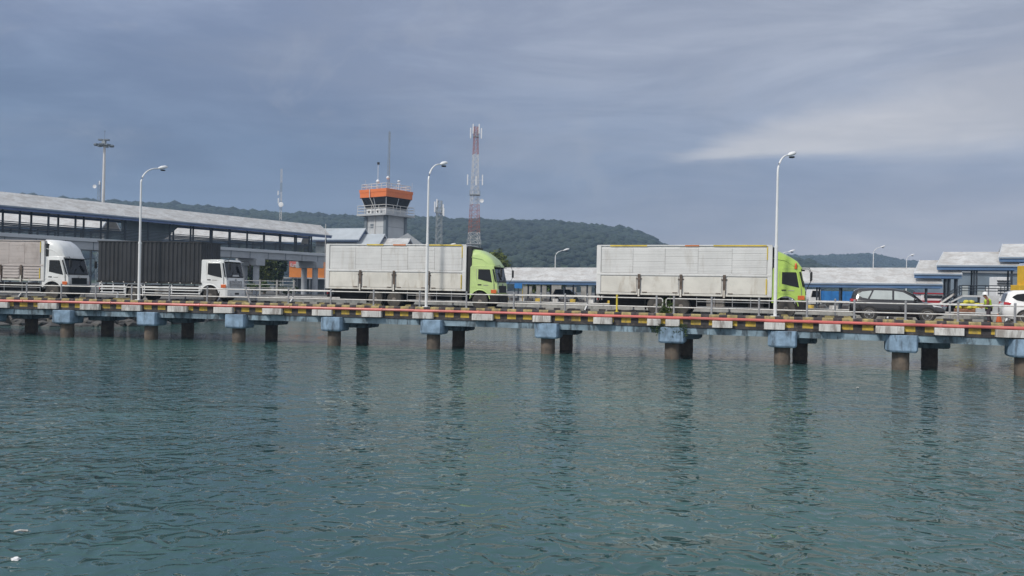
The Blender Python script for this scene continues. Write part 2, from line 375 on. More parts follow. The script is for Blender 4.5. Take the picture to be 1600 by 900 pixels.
def ridge_hill(name, prof, Y, depth, seed, m, crowns, crown_r, yfar=None):
    """prof: (px,py) skyline; the slope falls from the skyline at distance Y to the ground depth metres nearer"""
    rs = np.random.RandomState(seed)
    P = np.array([at(a, b, Y)[:] for a, b in prof]); P[:, 2] -= crown_r * .7; xs = np.linspace(P[0, 0], P[-1, 0], 160); zs = np.interp(xs, P[:, 0], P[:, 2])
    rows = 26; V = []; F = []
    def hz(x, t):                                  # t 0 foot .. 1 ridge
        z = float(np.interp(x, xs, zs)); gully = math.sin(x * .021 + 3 * t) * 5 + math.sin(x * .057 + seed) * 3
        return GZ + (z - GZ) * (t ** .72) + gully * t * (1 - t) * 2.2
    for j in range(rows):
        t = j / (rows - 1)
        for x in xs: V.append((x * (1 - .35 * (1 - t) * depth / Y), Y - depth * (1 - t), hz(x, t) - (2.5 if j == 0 else 0)))
    for x in xs: V.append((x, Y + 160, GZ - 3))
    rows += 1; n = len(xs)
    for j in range(rows - 1):
        for i in range(n - 1): a = j * n + i; F.append((a, a + 1, a + n + 1, a + n))
    b = MB(); b.add(V, F); h = struct(b.build(name, m, smooth=60))
    # the wood on it: one mass of individual crowns
    bm = bmesh.new(); bmesh.ops.create_icosphere(bm, subdivisions=1, radius=1)
    iv = np.array([v.co[:] for v in bm.verts]) * np.array([1, 1, .62]); jf = np.array([[v.index for v in f.verts] for f in bm.faces]); bm.free()
    allv = []; allf = []
    for k in range(crowns):
        t = rs.rand() ** .8 if k > crowns // 7 else 1.0 - rs.rand() * .03
        x = xs[0] + (xs[-1] - xs[0]) * rs.rand()
        z = hz(x, t); r = crown_r * rs.uniform(.55, 1.25) * (1.0 if rs.rand() > .06 else 1.45)
        s = iv * (1 + rs.uniform(-.16, .16, iv.shape)) * np.array([r, r, r * rs.uniform(.7, 1.15)])
        allv.append(s + np.array([x * (1 - .35 * (1 - t) * depth / Y), Y - depth * (1 - t), z + r * .35]))
        allf.append(jf + 12 * 0 + k * len(iv))
    v = np.concatenate(allv); f = np.concatenate(allf)
    me = bpy.data.meshes.new('forest'); me.vertices.add(len(v)); me.vertices.foreach_set('co', v.ravel())
    me.loops.add(f.size); me.loops.foreach_set('vertex_index', f.ravel().astype(np.int32))
    me.polygons.add(len(f)); me.polygons.foreach_set('loop_start', np.arange(0, f.size, 3, dtype=np.int32)); me.update(calc_edges=True)
    me.polygons.foreach_set('use_smooth', np.ones(len(f), dtype=bool)); me.materials.append(M['forest']); o = bpy.data.objects.new('forest', me); COL.objects.link(o); struct(o, 'stuff')
    o['label'] = 'dense dark green woodland covering the ' + ('near ridge' if Y < 1100 else 'far low ridge')
    return h
ridge_hill('hill', [(-420, 296), (-200, 300), (60, 305), (165, 313), (230, 316), (300, 320), (345, 324), (440, 332), (560, 336), (650, 340), (760, 343), (850, 343), (900, 347), (930, 351), (975, 355), (998, 360), (1013, 369), (1030, 381), (1052, 387), (1130, 388), (1170, 392), (1195, 405), (1215, 440)], 900, 420, 3, M['hill'], 19000, 4.4)
ridge_hill('hill', [(1020, 400), (1120, 394), (1180, 396), (1250, 398), (1300, 397), (1350, 394), (1375, 396), (1400, 403), (1440, 408), (1500, 412), (1600, 420), (1750, 440), (1900, 458)], 1450, 300, 5, M['hill'], 7000, 4.6)

# rocks of the revetment on the left
rb = MB(); rr = random.Random(4)
for k in range(520):
    x = rr.uniform(-75, -28.5); t = rr.random(); r = rr.uniform(.25, .8)
    y0 = float(np.interp(x, [q[0] for q in shore], [q[1] for q in shore]))
    if x > -31: y0 = rr.uniform(66, 88); x = -30.5 + rr.uniform(0, 2.2); 
    rb.blob((x, y0 - 3.2 + t * 3.4, -.3 + t * 2.4), (r * rr.uniform(.8, 1.4), r, r * .7), k, 0, .22, 1)
struct(rb.build('riprap', M['rock']), 'stuff')

# haze
hb = MB(); hb.box(-1620, 1620, -90, 1760, -4, 150)
hm = bpy.data.materials.new('haze'); hm.use_nodes = True; hnt = hm.node_tree; hnt.nodes.clear()
vo = hnt.nodes.new('ShaderNodeVolumePrincipled'); vo.inputs['Color'].default_value = (.46, .62, .84, 1); vo.inputs['Density'].default_value = .00048
vo.inputs['Anisotropy'].default_value = .2
ho = hnt.nodes.new('ShaderNodeOutputMaterial'); hnt.links.new(vo.outputs[0], ho.inputs['Volume'])
struct(hb.build('haze', hm), 'stuff')

# ------------------------------------------------------------------ the bridge
S0, S1 = -52.0, 37.0
bridge = thing('jetty_bridge', 'long concrete road bridge on piles with a yellow and black kerb, crossing the water', 'bridge', br(0, 3, 0))
def sweep(ss, prof, mb=None, mis=None):
    mb = mb or MB(); mb.loft([[br(s, o, z) for o, z in prof] for s in ss], mis=mis); return mb
ss = np.linspace(S0, S1, 90)
sweep(ss, [(.55, 1.78), (5.9, 1.78), (5.9, 2.36), (.55, 2.36)]).build('deck_slab', M['concrete'], bridge, True)
sweep(ss, [(.56, 2.364), (5.85, 2.364), (5.85, ROAD_Z), (.56, ROAD_Z)]).build('road_surface', M['asphalt'], bridge, True)
ks = np.cumsum(np.where(np.arange(int((S1 - S0) / .47)) % 2, .42, .52)) + S0
sweep(ks, [(.16, 1.925), (.545, 1.925), (.545, 2.335), (.16, 2.335)], mis=[i % 2 for i in range(len(ks))]).build('kerb', [M['kerb_black'], M['kerb_yellow']], bridge, True)
sweep(ks, [(.175, 2.338), (.545, 2.338), (.545, KERB_Z), (.22, KERB_Z), (.175, KERB_Z - .06)], mis=[i % 2 for i in range(len(ks))]).build('kerb_coping', [M['kerb_black'], M['kerb_tan']], bridge, True)
sweep(ss, [(.165, 1.765), (.547, 1.765), (.547, 1.922), (.165, 1.922)]).build('slab_edge', M['kerb_black'], bridge, True)
sweep(ks, [(5.91, 1.80), (6.15, 1.80), (6.15, KERB_Z), (5.91, KERB_Z)], mis=[i % 2 for i in range(len(ks))]).build('kerb', [M['kerb_black'], M['concrete']], bridge, True)
for o in (.22, 2.6, 4.9):
    sweep(ss, [(o, 1.42), (o + .42, 1.42), (o + .42, 1.755 if o < 1 else 1.775), (o, 1.755 if o < 1 else 1.775)]).build('girder', M['girder_blue'], bridge, True)
def seg_block(mb, sa, sb, o0, o1, z0, z1, chx, mi_list):
    n = max(1, int(round((sb - sa) / .455))); e = np.linspace(sa, sb, n + 1)
    rings = []
    for i, s in enumerate(e):
        c = chx if i in (0, n) else 0
        rings.append([br(s, o0, z0), br(s, o1, z0), br(s - c * (1 if i == n else -1), o1, z1), br(s - c * (1 if i == n else -1), o0, z1)])
    mb.loft(rings, mis=[mi_list[i % len(mi_list)] for i in range(n)])
rk = random.Random(11); s = S0 + 1
while s < S1 - 2:
    L = rk.choice([.9, 1.36, 1.8])
    mb = MB(); seg_block(mb, s, s + L, .56, .92, KERB_Z - .1, KERB_Z + .10, .14, [rk.randint(0, 1), 1 - rk.randint(0, 1)])
    mb.build('kerb_block', [M['kerb_black'], M['kerb_tan']], bridge, True, bevel=.02)
    s += L + rk.uniform(.8, 1.9)
for px in (-90, -20, 57, 123, 188, 260, 332, 408, 486, 563, 643, 736, 831, 926, 1010, 1039, 1112, 1193, 1279, 1368, 1460, 1556, 1660):
    s = s_at(px, -.25, 2); L = 1.25 if px < 800 else (.75 if 1000 < px < 1050 else 1.05 if px < 1300 else 1.3)
    mb = MB(); pl = [(s + .02, .158), (s + .02, -.18), (s + .14, -.27), (s + L * .42, -.27), (s + L, -.10), (s + L, .158)]
    mb.prism([br(a, o, 1.82) for a, o in pl], (0, 0, .36)); mb.build('edge_block', M['kerb_white'], bridge, True, bevel=.02)
# pipe along the edge
pm = MB(); pm.tube([br(s, .04, PIPE_Z + .03) for s in np.linspace(S0, S1, 120)], .082, 10)
for s in np.arange(S0 + 2, S1, 6.0): pm.tube([br(s - .05, .04, PIPE_Z + .03), br(s + .05, .04, PIPE_Z + .03)], .105, 10)
tag(pm.build('water_pipe', M['pipe_red'], smooth=40), 'long faded red pipe running along the outer edge of the bridge', 'pipe')

# piers
pier_txt = ['bridge pier farthest left, only its dark rear pile in the frame',
 'pale blue capped bridge pier under the cab of the white truck at the far left',
 'pale blue capped bridge pier just right of the left street lamp, below the black-boxed truck',
 'pale blue capped bridge pier just below the front of the black-boxed truck',
 'pale blue capped bridge pier below the tail of the middle green truck',
 'pale blue capped bridge pier at the foot of the middle street lamp',
 'pale blue capped bridge pier below the gap between the two green trucks',
 'weed-hung bridge pier with dark streaked cap and merging piles, below the rail joint',
 'pale blue capped bridge pier at the foot of the right street lamp',
 'pale blue capped bridge pier below the black people carrier',
 'pale blue capped bridge pier below the white car at the right edge']
nx = [None, 105, 236, 373, 522, 677, 856, 1050, 1222, 1407, 1600]; rx = [50, 169, 294, 425, 567, 717, 885, 1072, 1250, 1452, None]
for k in range(11):
    sr_ = s_at(rx[k], 4.1, .4) if rx[k] else s_at(nx[k], .55, .4) + 2.2
    sn = s_at(nx[k], .55, .4) if nx[k] else sr_ - .4
    root = thing('bridge_pier', pier_txt[k], 'bridge pier', br(sn, 2.2, 0), 0, 'piers under the bridge')
    for sv, o in ((sn, .58), (sr_, 4.05)):
        c = br(sv, o, 0); rp = .40
        p = MB(); p.lathe([(rp, -3.0), (rp, .15), (rp + .015, .3), (rp, .45), (rp, 1.0)], (c.x, c.y, 0), 'z', 20); p.build('pile', M['pile'], root, True, smooth=40)
    w = .72; pl = [(-w, .25), (-w + .16, -.14), (-.05, -.2), (w - .08, -.14), (w, .02), (w, 1.15), (w - .25, 1.35), (-w + .25, 1.35), (-w, 1.15)]
    cm = MB(); lo = [br(sn + a * .9, o if o > 0 else o * .6, .90) for a, o in pl]; l2 = [br(sn + a, o, 1.0) for a, o in pl]; hi = [br(sn + a, o, 1.758) for a, o in pl]
    cm.loft([lo, l2, hi]); cm.build('pile_cap', M['cap_blue'], root, True, bevel=.03)
    cm = MB(); w = .86; pl = [(-w, 3.2), (-w + .3, 3.0), (w - .3, 3.0), (w, 3.2), (w, 4.7), (w - .25, 4.9), (-w + .25, 4.9), (-w, 4.7)]
    cm.loft([[br(sr_ + a * .92, o, .98) for a, o in pl], [br(sr_ + a, o, 1.06) for a, o in pl], [br(sr_ + a, o, 1.40) for a, o in pl]]); cm.build('pile_cap', M['girder_blue'], root, True, bevel=.03)
    cm = MB(); pl = [(sn - .5, .9), (sn + .55, .9), (sr_ + .62, 4.6), (sr_ - .55, 4.6)]
    cm.loft([[br(a, o, 1.24) for a, o in pl], [br(a, o, 1.772) for a, o in pl]]); cm.build('crossbeam', M['girder_blue'], root, True, bevel=.03)

# railings
def railing(label, sa, sb, off, posts, zb, bent=(), yellow=(), loop=(0, 0)):
    root = thing('bridge_railing', label, 'railing', br((sa + sb) / 2, off, zb), 0)
    for z in (3.30, 2.83):
        r_ = MB(); r_.tube([br(s, off, z) for s in np.linspace(sa, sb, max(4, int((sb - sa) / 1.0)))], .034, 8); r_.build('rail', M['rail_steel'], root, True, smooth=50)
    for e, s in zip(loop, (sa, sb)):
        if e: r_ = MB(); r_.tube([br(s, off, 3.30), br(s + e * .07, off, 3.25), br(s + e * .09, off, 3.06), br(s + e * .07, off, 2.88), br(s, off, 2.83)], .032, 8); r_.build('rail_end', M['rail_steel'], root, True, smooth=50)
    for i, s in enumerate(posts):
        lean = .34 if i in bent else 0
        p = MB(); p.tube([br(s + lean, off - lean * .2, zb), br(s + lean * .3, off, 3.05), br(s, off, 3.40)], .055, 10)
        p.lathe([(.02, .0), (.062, .0), (.062, .03), (.02, .06)], br(s, off, 3.40), 'z', 10)
        p.obox(br(s + lean, off - lean * .2, zb), (math.cos(slope(s)), math.sin(slope(s)), 0), (-math.sin(slope(s)), math.cos(slope(s)), 0), .2, .18, .02)
        p.build('post', M['post_yellow'] if i in yellow else M['post_grey'], root, True, smooth=50)
    return root
pa = [s_at(px, .36, 3) for px in (42, 96, 150, 206, 265, 324, 384, 451, 517, 584, 656, 729, 803, 883, 964, 1026)]
pa = [pa[0] - 3 * k for k in (4, 3, 2, 1)] + pa
pb = [s_at(px, .36, 3) for px in (1053, 1112, 1186, 1261, 1335, 1415, 1497, 1586)]; pb += [pb[-1] + 2.4 * k for k in (1, 2, 3)]
railing('long pale two-bar railing on the left of the bridge kerb, one post yellow', S0 + .5, s_at(1033, .36, 3), .36, pa, KERB_Z, bent=(10,), yellow=(18,), loop=(0, 1))
railing('shorter pale two-bar railing on the bridge kerb right of the weedy joint', s_at(1043, .36, 3), S1 - .5, .36, pb, KERB_Z, loop=(-1, 0))
rear_posts = [s_at(px, 6.03, 3) for px in (35, 132, 210, 290, 345, 401, 458, 540, 625, 708, 775, 845, 918, 990, 1065, 1140, 1225, 1305, 1390, 1484, 1575)]
rr_ = railing('far-side pale two-bar railing along the back of the bridge, behind the vehicles', S0 + .5, S1 - .5, 6.03, rear_posts, KERB_Z)
for s in rear_posts[::2]:
    q = MB(); q.tube([br(s, 6.03, 2.78), br(s - .12, 5.80, ROAD_Z + .02)], .05, 8); q.build('stay', M['white_paint'], rr_, True)

# street lamps on the kerb
def lamp_thing(label, base, h, arm, yaw, group, r=.09, head=1.0):
    root = thing('street_lamp', label, 'street lamp', base, yaw, group)
    p = MB(); p.tube([(0, 0, 0), (0, 0, h * .42)], r, 12); p.tube([(0, 0, h * .42), (0, 0, h - min(1.15, h * .12) * (.7 + .25 * arm))], r * .82, 12, 0, r * .6)
    p.lathe([(r * 1.15, h * .415), (r * 1.15, h * .43)], (0, 0, 0), 'z', 12)
    p.obox((0, 0, 0), (1, 0, 0), (0, 1, 0), .34, .34, .03)
    p.build('pole', M['white_paint'], root, smooth=40)
    a = MB(); pts = []
    for k in range(11):
        t = k / 10; dh = min(1.15, h * .12) * (.7 + .25 * arm); pts.append((arm * (t ** 1.7), 0, h - dh + dh * (1 - (1 - t) ** 1.7)))
    a.tube(pts, r * .6, 10, 0, r * .42); a.build('arm', M['white_paint'], root, smooth=40)
    e = Vector(pts[-1]); hd = MB(); L = .78 * head
    rings = []
    for t, w, up, dn in ((0, .05, .04, .04), (.12, .11, .08, .06), (.4, .17, .13, .09), (.75, .17, .12, .09), (.95, .12, .07, .07), (1, .05, .03, .04)):
        x = e.x - .1 + L * t; z = e.z + .22 * t * head + .0
        rings.append([(x, w * head * math.cos(q), z + (up if math.sin(q) > 0 else dn) * head * math.sin(q)) for q in [2 * math.pi * j / 12 for j in range(12)]])
    hd.loft(rings); ho_ = hd.build('lamp_head', M['white_paint'], root, smooth=50)
    ln = MB(); ln.lathe([(.02, -.10 * head), (.14 * head, -.08 * head), (.16 * head, -.02)], (e.x - .1 + L * .55, 0, e.z - .005), 'z', 14)
    ln.build('lens', M['dark'], ho_, smooth=50)
    return root
LG = 'tall white lamps on the bridge kerb'
for px, h, yw, ar, lab in ((217, 8.6, 72, 1.55, 'white street lamp on the bridge in front of the black truck box'),
                      (666, 8.7, 68, 1.6, 'white street lamp on the bridge in front of the middle silver truck box'),
                      (1211, 8.6, 46, 1.3, 'white street lamp on the bridge in front of the rightmost green cab')):
    b_ = br(s_at(px, .38, 2.5), .38, KERB_Z); lamp_thing(lab, b_, h, ar, R(yw), LG)

# ------------------------------------------------------------------ vehicles (local x forward with the nose at 0, -y towards the camera)
def wheel(root, x, y, r, w, out, spokes=0, rimr=.56, rm='rim'):
    t = MB(); h = w / 2
    t.lathe([(r * rimr, -h), (r * .90, -h), (r * .985, -h * .72), (r, -h * .35), (r, h * .35), (r * .985, h * .72), (r * .90, h), (r * rimr, h)], (x, y, r), 'y', 28)
    o = t.build('wheel', M['tyre'], root, smooth=30)
    k = MB(); f = out * h
    if spokes:
        k.lathe([(r * rimr, -h * .9), (r * rimr, h * .9)], (x, y, r), 'y', 28)
        k2 = k
        k2.lathe([(r * rimr, f * .7), (r * rimr, f * 1.02), (r * (rimr - .05), f * 1.02), (r * (rimr - .05), f * .7)], (x, y, r), 'y', 28)
        for i in range(spokes):
            for da in (-.16, .16):
                a = 2 * math.pi * i / spokes + .3; c_ = Vector((x, y + f * 1.0, r))
                d = Vector((math.cos(a + da), 0, math.sin(a + da))); e = Vector((-d.z, 0, d.x)) * r * .05; q0 = c_ + d * r * .08; q1 = c_ + d * r * (rimr - .02); yo = Vector((0, -out * .02, 0))
                k2.hexa([q0 - e, q0 + e, q1 + e, q1 - e, q0 - e + yo, q0 + e + yo, q1 + e + yo, q1 - e + yo])
        k2.lathe([(.01, f * 1.03), (r * .14, f * 1.03), (r * .14, f * .9)], (x, y, r), 'y', 16)
        dk = MB(); dk.lathe([(.01, f * .55), (r * (rimr - .03), f * .55), (r * (rimr - .03), f * .5), (.01, f * .5)], (x, y, r), 'y', 24); dk.build('brake_disc', M['dark'], o)
    else:
        k.lathe([(r * rimr, f * .98), (r * rimr * .92, f * .80), (r * rimr * .62, f * .55), (r * .26, f * .55), (r * .24, f * 1.0), (.02, f * 1.04)], (x, y, r), 'y', 24)
        for i in range(8):
            a = 2 * math.pi * i / 8; k.lathe([(.025, f * .5), (.025, f * .68), (.005, f * .70)], (x + r * .38 * math.cos(a), y, r + r * .38 * math.sin(a)), 'y', 6)
    k.build('rim', M[rm], o, smooth=35)
    return o
W2 = 1.2
def wing_box(root, xr, xf, zb, zm, zt, side, gate, posts, ribbed_gate=False, stripes=()):
    b = MB(); b.box(xr, xf, -W2 + .02, W2, zb, zt); b.build('cargo_box', side, root, bevel=.03)
    y0, y1 = -W2 - .022, -W2 + .018
    u = MB(); z = zm + .16; rw = (zt - .14 - z) / 15; 
    seams = [xr + .28] + list(np.linspace(xr + .28, xf - .26, 6)[1:-1]) + [xf - .26]
    for i in range(5):
        for k in range(15): u.box(seams[i] + .008, seams[i + 1] - .008, y0, y1, z + k * rw + (.010 if (k * 7 + i * 3) % 4 == 0 else .003), z + (k + 1) * rw - .003)
    u.build('wing_panel', side, root)
    l = MB(); l.box(xr + .28, xf - .26, y1 - .012, y1 - .004, zm + .16, zt - .14); l.build('panel_backing', M['alu_line'], root)
    f = MB(); f.box(xr + .02, xf - .02, y0 - .02, y1, zm + .02, zm + .145); f.build('wing_edge', side, root, bevel=.015)
    ps = np.linspace(xr + .12, xf - .12, posts + 1)
    for i in range(posts):
        gp = MB(); a, c_ = ps[i] + .14, ps[i + 1] - .14
        gp.box(a, c_, y0, y1, zb + .10, zm - .03)
        if ribbed_gate:
            for zz_ in np.linspace(zb + .2, zm - .13, 4): gp.box(a + .05, c_ - .05, y0 - .03, y0 + .001, zz_ - .05, zz_ + .04)
        gp.build('drop_gate', gate, root, bevel=.015)
    for i, x in enumerate(ps):
        if 0 < i < posts:
            p = MB(); p.box(x - .075, x + .075, y0 - .05, y1, zb - .1, zm + .10); p.box(x - .17, x + .17, y0 - .03, y0 + .004, zm - .19, zm - .14)
            p.build('side_post', M['rust_post'], root, bevel=.01)
            h_ = MB(); h_.box(x - .045, x + .045, y0 - .085, y0 - .048, zb - .12, zb + .30); h_.build('latch', M['gate'], root, bevel=.01)
            for sx_ in (-.32, .32):
                h_ = MB(); h_.box(x + sx_ - .13, x + sx_ + .13, y0 - .03, y0 + .002, zb + .10, zb + .15); h_.build('hinge', M['rust_post'], root)
    for a, c_ in ((xr - .02, xr + .24), (xf - .22, xf + .02)):
        p = MB(); p.box(a, c_, y0 - .012, y1, zb - .02, zt + .01); p.build('corner_post', side if side is not M['alu_pink'] else M['alu'], root, bevel=.02)
    q = MB(); q.box(xr, xf, y0 - .008, y1, zb - .03, zb + .075); q.build('sill', M['gate'], root, bevel=.01)
    q = MB(); q.box(xr, xf, y0 - .016, W2 + .02, zt - .012, zt + .05); q.build('roof_rail', side, root, bevel=.01)
    for a, c_, mm in stripes:
        q = MB(); q.box(xr + (xf - xr) * a, xr + (xf - xr) * c_, y0 - .024, y0 - .012, zt - .03, zt + .045); q.build('reflective_tape', mm, root)
    for a, z0_, z1_, mm in ((xf - .27, zt - .75, zt - .05, M['trim_yellow']), (xf - .30, zb + .12, zm - .1, M['trim_yellow'])):
        q = MB(); q.box(a, a + .055, y0 - .032, y0 - .010, z0_, z1_); q.build('reflective_tape', mm, root)
def chassis(root, xr, xf, axles, r=.50, guard=True, fender=None):
    c = MB()
    for y in (-.5, .5): c.box(xr + .2, xf, y - .06, y + .06, .72, .98)
    for x in np.arange(xr + .5, xf, 1.1): c.box(x - .05, x + .05, -1.05, 1.05, .95, 1.10)
    for a in axles: c.tube([(a, -.95, r), (a, .95, r)], .09, 8)
    c.box(xr + .6, xf - .2, -.42, .42, .45, 1.0); c.box(xr + .1, xf, -1.1, 1.1, 1.0, 1.09)
    c.build('chassis', M['chassis'], root)
    for i, a in enumerate(axles):
        for y in (-1, 1):
            wheel(root, a, y * (1.02 if i == 0 else .93), r, .28 if i == 0 else .5, y)
    xa, xb = axles[1] + r + .35, axles[0] - r - .35
    if guard:
        gm = MB()
        for z in (.50, .78): gm.tube([(xa, -1.13, z), (xb, -1.13, z)], .022, 6)
        for x in np.linspace(xa, xb, 5): gm.tube([(x, -1.13, .46), (x, -1.13, 1.1)], .022, 6)
        gm.build('side_guard', M['post_grey'], root)
    t = MB(); t.box(xa + .5, xa + 1.5, -1.05, -.55, .42, .95); t.build('fuel_tank', M['rim'], root, bevel=.08)
    t = MB(); t.box(xb - 1.1, xb - .3, -1.02, -.55, .45, .90); t.build('battery_box', M['chassis'], root, bevel=.03)
    for a in axles[1:]:
        t = MB(); t.box(a - r - .12, a - r - .10, -1.15, -.68, .25, .95); t.build('mudflap', M['dark'], root)
    t = MB(); t.box(xr + .05, xr + .13, -1.1, 1.1, .55, .72); t.box(xr + .06, xr + .12, -.6, -.5, .6, 1.1); t.box(xr + .06, xr + .12, .5, .6, .6, 1.1); t.build('rear_bumper', M['chassis'], root)
    for y in (-.85, .85):
        t = MB(); t.box(xr + .02, xr + .05, y - .2, y + .2, .74, .88); t.build('tail_lamp', M['lamp_red'], root)
def cab(root, L, zr, paint, wx, bumper, deflector=None, beacon=False, tall_front=False, r=.5, sticker=False, rake=.22, dshape=(1, .97, .85, .62, .38)):
    """zr roof height, wx front wheel x"""
    wy = W2 - .02; zb = .86
    wsb = 1.62                                    # windscreen base
    prof = [(-L, .80), (-L, zr - .12), (-L + .08, zr - .02), (-rake - .16, zr + .01), (-rake - .05, zr - .04), (-.07, wsb), (-.03, wsb - .12), (0, .95), (-.02, zb), (-.34, zb), (wx + r + .10, .72)]
    for k in range(7):
        a = math.pi * (k + .5) / 7; prof.append((wx + (r + .10) * math.cos(a) * .98, r + .08 + (r + .12) * math.sin(a)))
    prof.append((wx - r - .10, .80)) if wx - r - .1 > -L else None
    b = MB(); n = len(prof); vs = []
    for y in (-1, 1):
        for x, z in prof:
            tap = 1 - .07 * max(0, (x + .35) / .35) ** 1.5 if x > -.35 else 1
            if z > wsb: tap *= 1 - .045 * (z - wsb) / (zr - wsb)
            vs.append((x, y * wy * tap, z))
    fs = [tuple(range(n)), tuple(range(2 * n - 1, n - 1, -1))] + [(i, (i + 1) % n, n + (i + 1) % n, n + i) for i in range(n)]
    b.add(vs, fs); b.build('cab_body', paint, root, bevel=.05, smooth=40, segs=3)
    yy = lambda z: -wy * (1 - (.045 * (z - wsb) / (zr - wsb) if z > wsb else 0))
    def plate(name, pts, d, m, par=root, bev=0, side=-1):
        q = MB(); n_ = len(pts); ins = [(x, -side * (yy(z) + .01), z) for x, z in pts]; out = [(x, -side * (yy(z) - d), z) for x, z in pts]
        q.add(ins + out, [tuple(range(n_)), tuple(range(n_, 2 * n_))] + [(i, (i + 1) % n_, n_ + (i + 1) % n_, n_ + i) for i in range(n_)])
        return q.build(name, m, par, bevel=bev)
    dr = -L + .42                                 # rear edge of the door
    zt = zr - .24
    for side in (-1, 1):
        d = plate('door', [(dr, 1.30), (dr, zt + .08), (-rake - .22, zt + .08), (-.25, wsb + .05), (-.22, 1.02), (-.34, .98), (wx + r + .15, .98), (wx + .2, 1.28)] if wx + r + .15 > dr else [(dr, .95), (dr, zt + .08), (-rake - .22, zt + .08), (-.25, wsb + .05), (-.22, .95)], .012, paint, bev=.008, side=side)
        plate('side_window', [(dr + .09, wsb + .22), (dr + .09, zt), (-rake - .30, zt), (-rake - .26, zt - .05), (-.34, wsb + .02)], .020, M['glass'], d, side=side)
        plate('corner_glass', [(-rake - .13, zr - .24), (-rake - .05, zr - .20), (-.085, wsb + .08), (-.17, wsb + .06)], .010, M['glass'], side=side)
        plate('door_handle', [(dr + .08, 1.47), (dr + .08, 1.53), (dr + .30, 1.53), (dr + .30, 1.47)], .035, M['dark'], d, side=side)
    # windscreen lies on the raked front
    A, B = Vector((-rake - .05, 0, zr - .04)), Vector((-.07, 0, wsb)); dv = B - A; nv = Vector((-dv.z, 0, dv.x)).normalized()
    if nv.x < 0: nv = -nv
    def wsq(t0, t1, w0, w1, d0, d1, m, name, par=root):
        q = MB(); p0, p1 = A + dv * t0, A + dv * t1
        ring = lambda d: [p0 + nv * d + Vector((0, -w0, 0)), p0 + nv * d + Vector((0, w0, 0)), p1 + nv * d + Vector((0, w1, 0)), p1 + nv * d + Vector((0, -w1, 0))]
        q.hexa(ring(d0) + ring(d1)); return q.build(name, m, par)
    ws = wsq(.07, .97, 1.05, 1.06, -.01, .012, M['glass'], 'windscreen')
    if sticker:
        q = MB(); p0 = A + dv * .80 + nv * .014; p1 = A + dv * .94 + nv * .014; q.add([p0 + Vector((0, -.35, 0)), p0 + Vector((0, .55, 0)), p1 + Vector((0, .55, 0)), p1 + Vector((0, -.35, 0))], [(0, 1, 2, 3)]); q.build('paper_sign', M['board'], ws)
    for s_ in (-.5, .45):
        q = MB(); p0 = A + dv * .97 + nv * .03; q.tube([p0 + Vector((0, s_, 0)), p0 - dv * .35 + Vector((0, s_ + .4, 0))], .012, 5); q.build('wiper', M['dark'], root)
    # grille, bumper, lamps
    q = MB(); 
    for z in (1.06, 1.16, 1.26, 1.36): q.box(-.06, .022, -.72, .72, z, z + .055)
    q.build('grille', M['chrome'] if bumper is M['cab_white'] else M['dark'], root)
    q = MB(); q.box(-.03, .012, -.78, .78, 1.03, 1.46); q.build('grille_recess', M['dark'] if paint is not M['cab_white'] or tall_front else M['post_grey'], root)
    q = MB(); q.lathe([(.005, .03), (.085, .03), (.085, 0)], (0, 0, 1.52), 'x', 16); q.build('front_badge', M['chrome'], root)
    q = MB(); q.prism([(-.50, 0 - wy * 1.012, .36), (-.10, 0 - wy * 1.0, .36), (.045, 0 - wy * .95, .36), (.075, -wy * .80, .36), (.075, wy * .80, .36), (.045, wy * .95, .36), (-.10, wy * 1.0, .36), (-.50, wy * 1.012, .36)], (0, 0, .60)); q.build('bumper', bumper, root, bevel=.05)
    for y in (-1, 1):
        q = MB(); q.prism([(-.05, y * 1.02, .99), (.03, y * .80, .99), (-.05, y * .80, .99)] if False else [(-.10, y * 1.115, 1.0), (.015, y * 1.06, 1.0), (.015, y * .82, 1.0), (-.10, y * .82, 1.0)], (0, 0, .25)); q.build('headlight', M['lamp_clear'], root, bevel=.02)
        q = MB(); q.box(-.40, -.06, y * (wy + .012) - (.012), y * (wy + .012) + .012, 1.0, 1.22); q.build('indicator', M['lamp_orange'], root, bevel=.01)
        q = MB(); q.box(.066, .09, y * .75 - .13, y * .75 + .13, .50, .66); q.build('fog_lamp', M['lamp_clear'] if bumper is M['cab_white'] else M['dark'], root)
    q = MB(); q.box(.07, .084, -.26, .26, .56, .68); q.build('number_plate', M['dark'], root)
    for y in (-1, 1):
        mr = MB(); mr.tube([(-rake, y * 1.10, zr - .05), (.16, y * 1.30, zr - .02), (.26, y * 1.34, zr - .30)], .018, 6); ar = mr.build('mirror_arm', M['dark'], root)
        mr = MB(); mr.box(.22, .31, y * 1.34 - .11, y * 1.34 + .11, zr - .68, zr - .22); mr.build('mirror', M['dark'], ar, bevel=.03)
        mr = MB(); mr.tube([(.26, y * 1.34, zr - .68), (.02, y * 1.14, wsb - .1)], .014, 6); mr.build('mirror_stay', M['dark'], ar)
    q = MB()
    for z in (.45, .72): q.box(wx + r + .14, -.40, -wy - .005, -wy + .25, z - .04, z)
    q.build('step', M['dark'], root)
    for side in (-1, 1):
        plate('crease', [(-L + .06, 1.36), (-L + .06, 1.385), (-.22, 1.385), (-.22, 1.36)], .006, paint, side=side)
        plate('rear_seam', [(dr - .03, .98), (dr - .03, zr - .2), (dr - .012, zr - .2), (dr - .012, .98)], .003, M['alu_line'], side=side)
        plate('front_seam', [(-.205, .98), (-.235, wsb), (-.218, wsb), (-.188, .98)], .003, M['alu_line'], side=side)
        plate('badge_plate', [(dr + .42, 1.46), (dr + .42, 1.50), (dr + .72, 1.50), (dr + .72, 1.46)], .016, M['alu_line'], side=side)
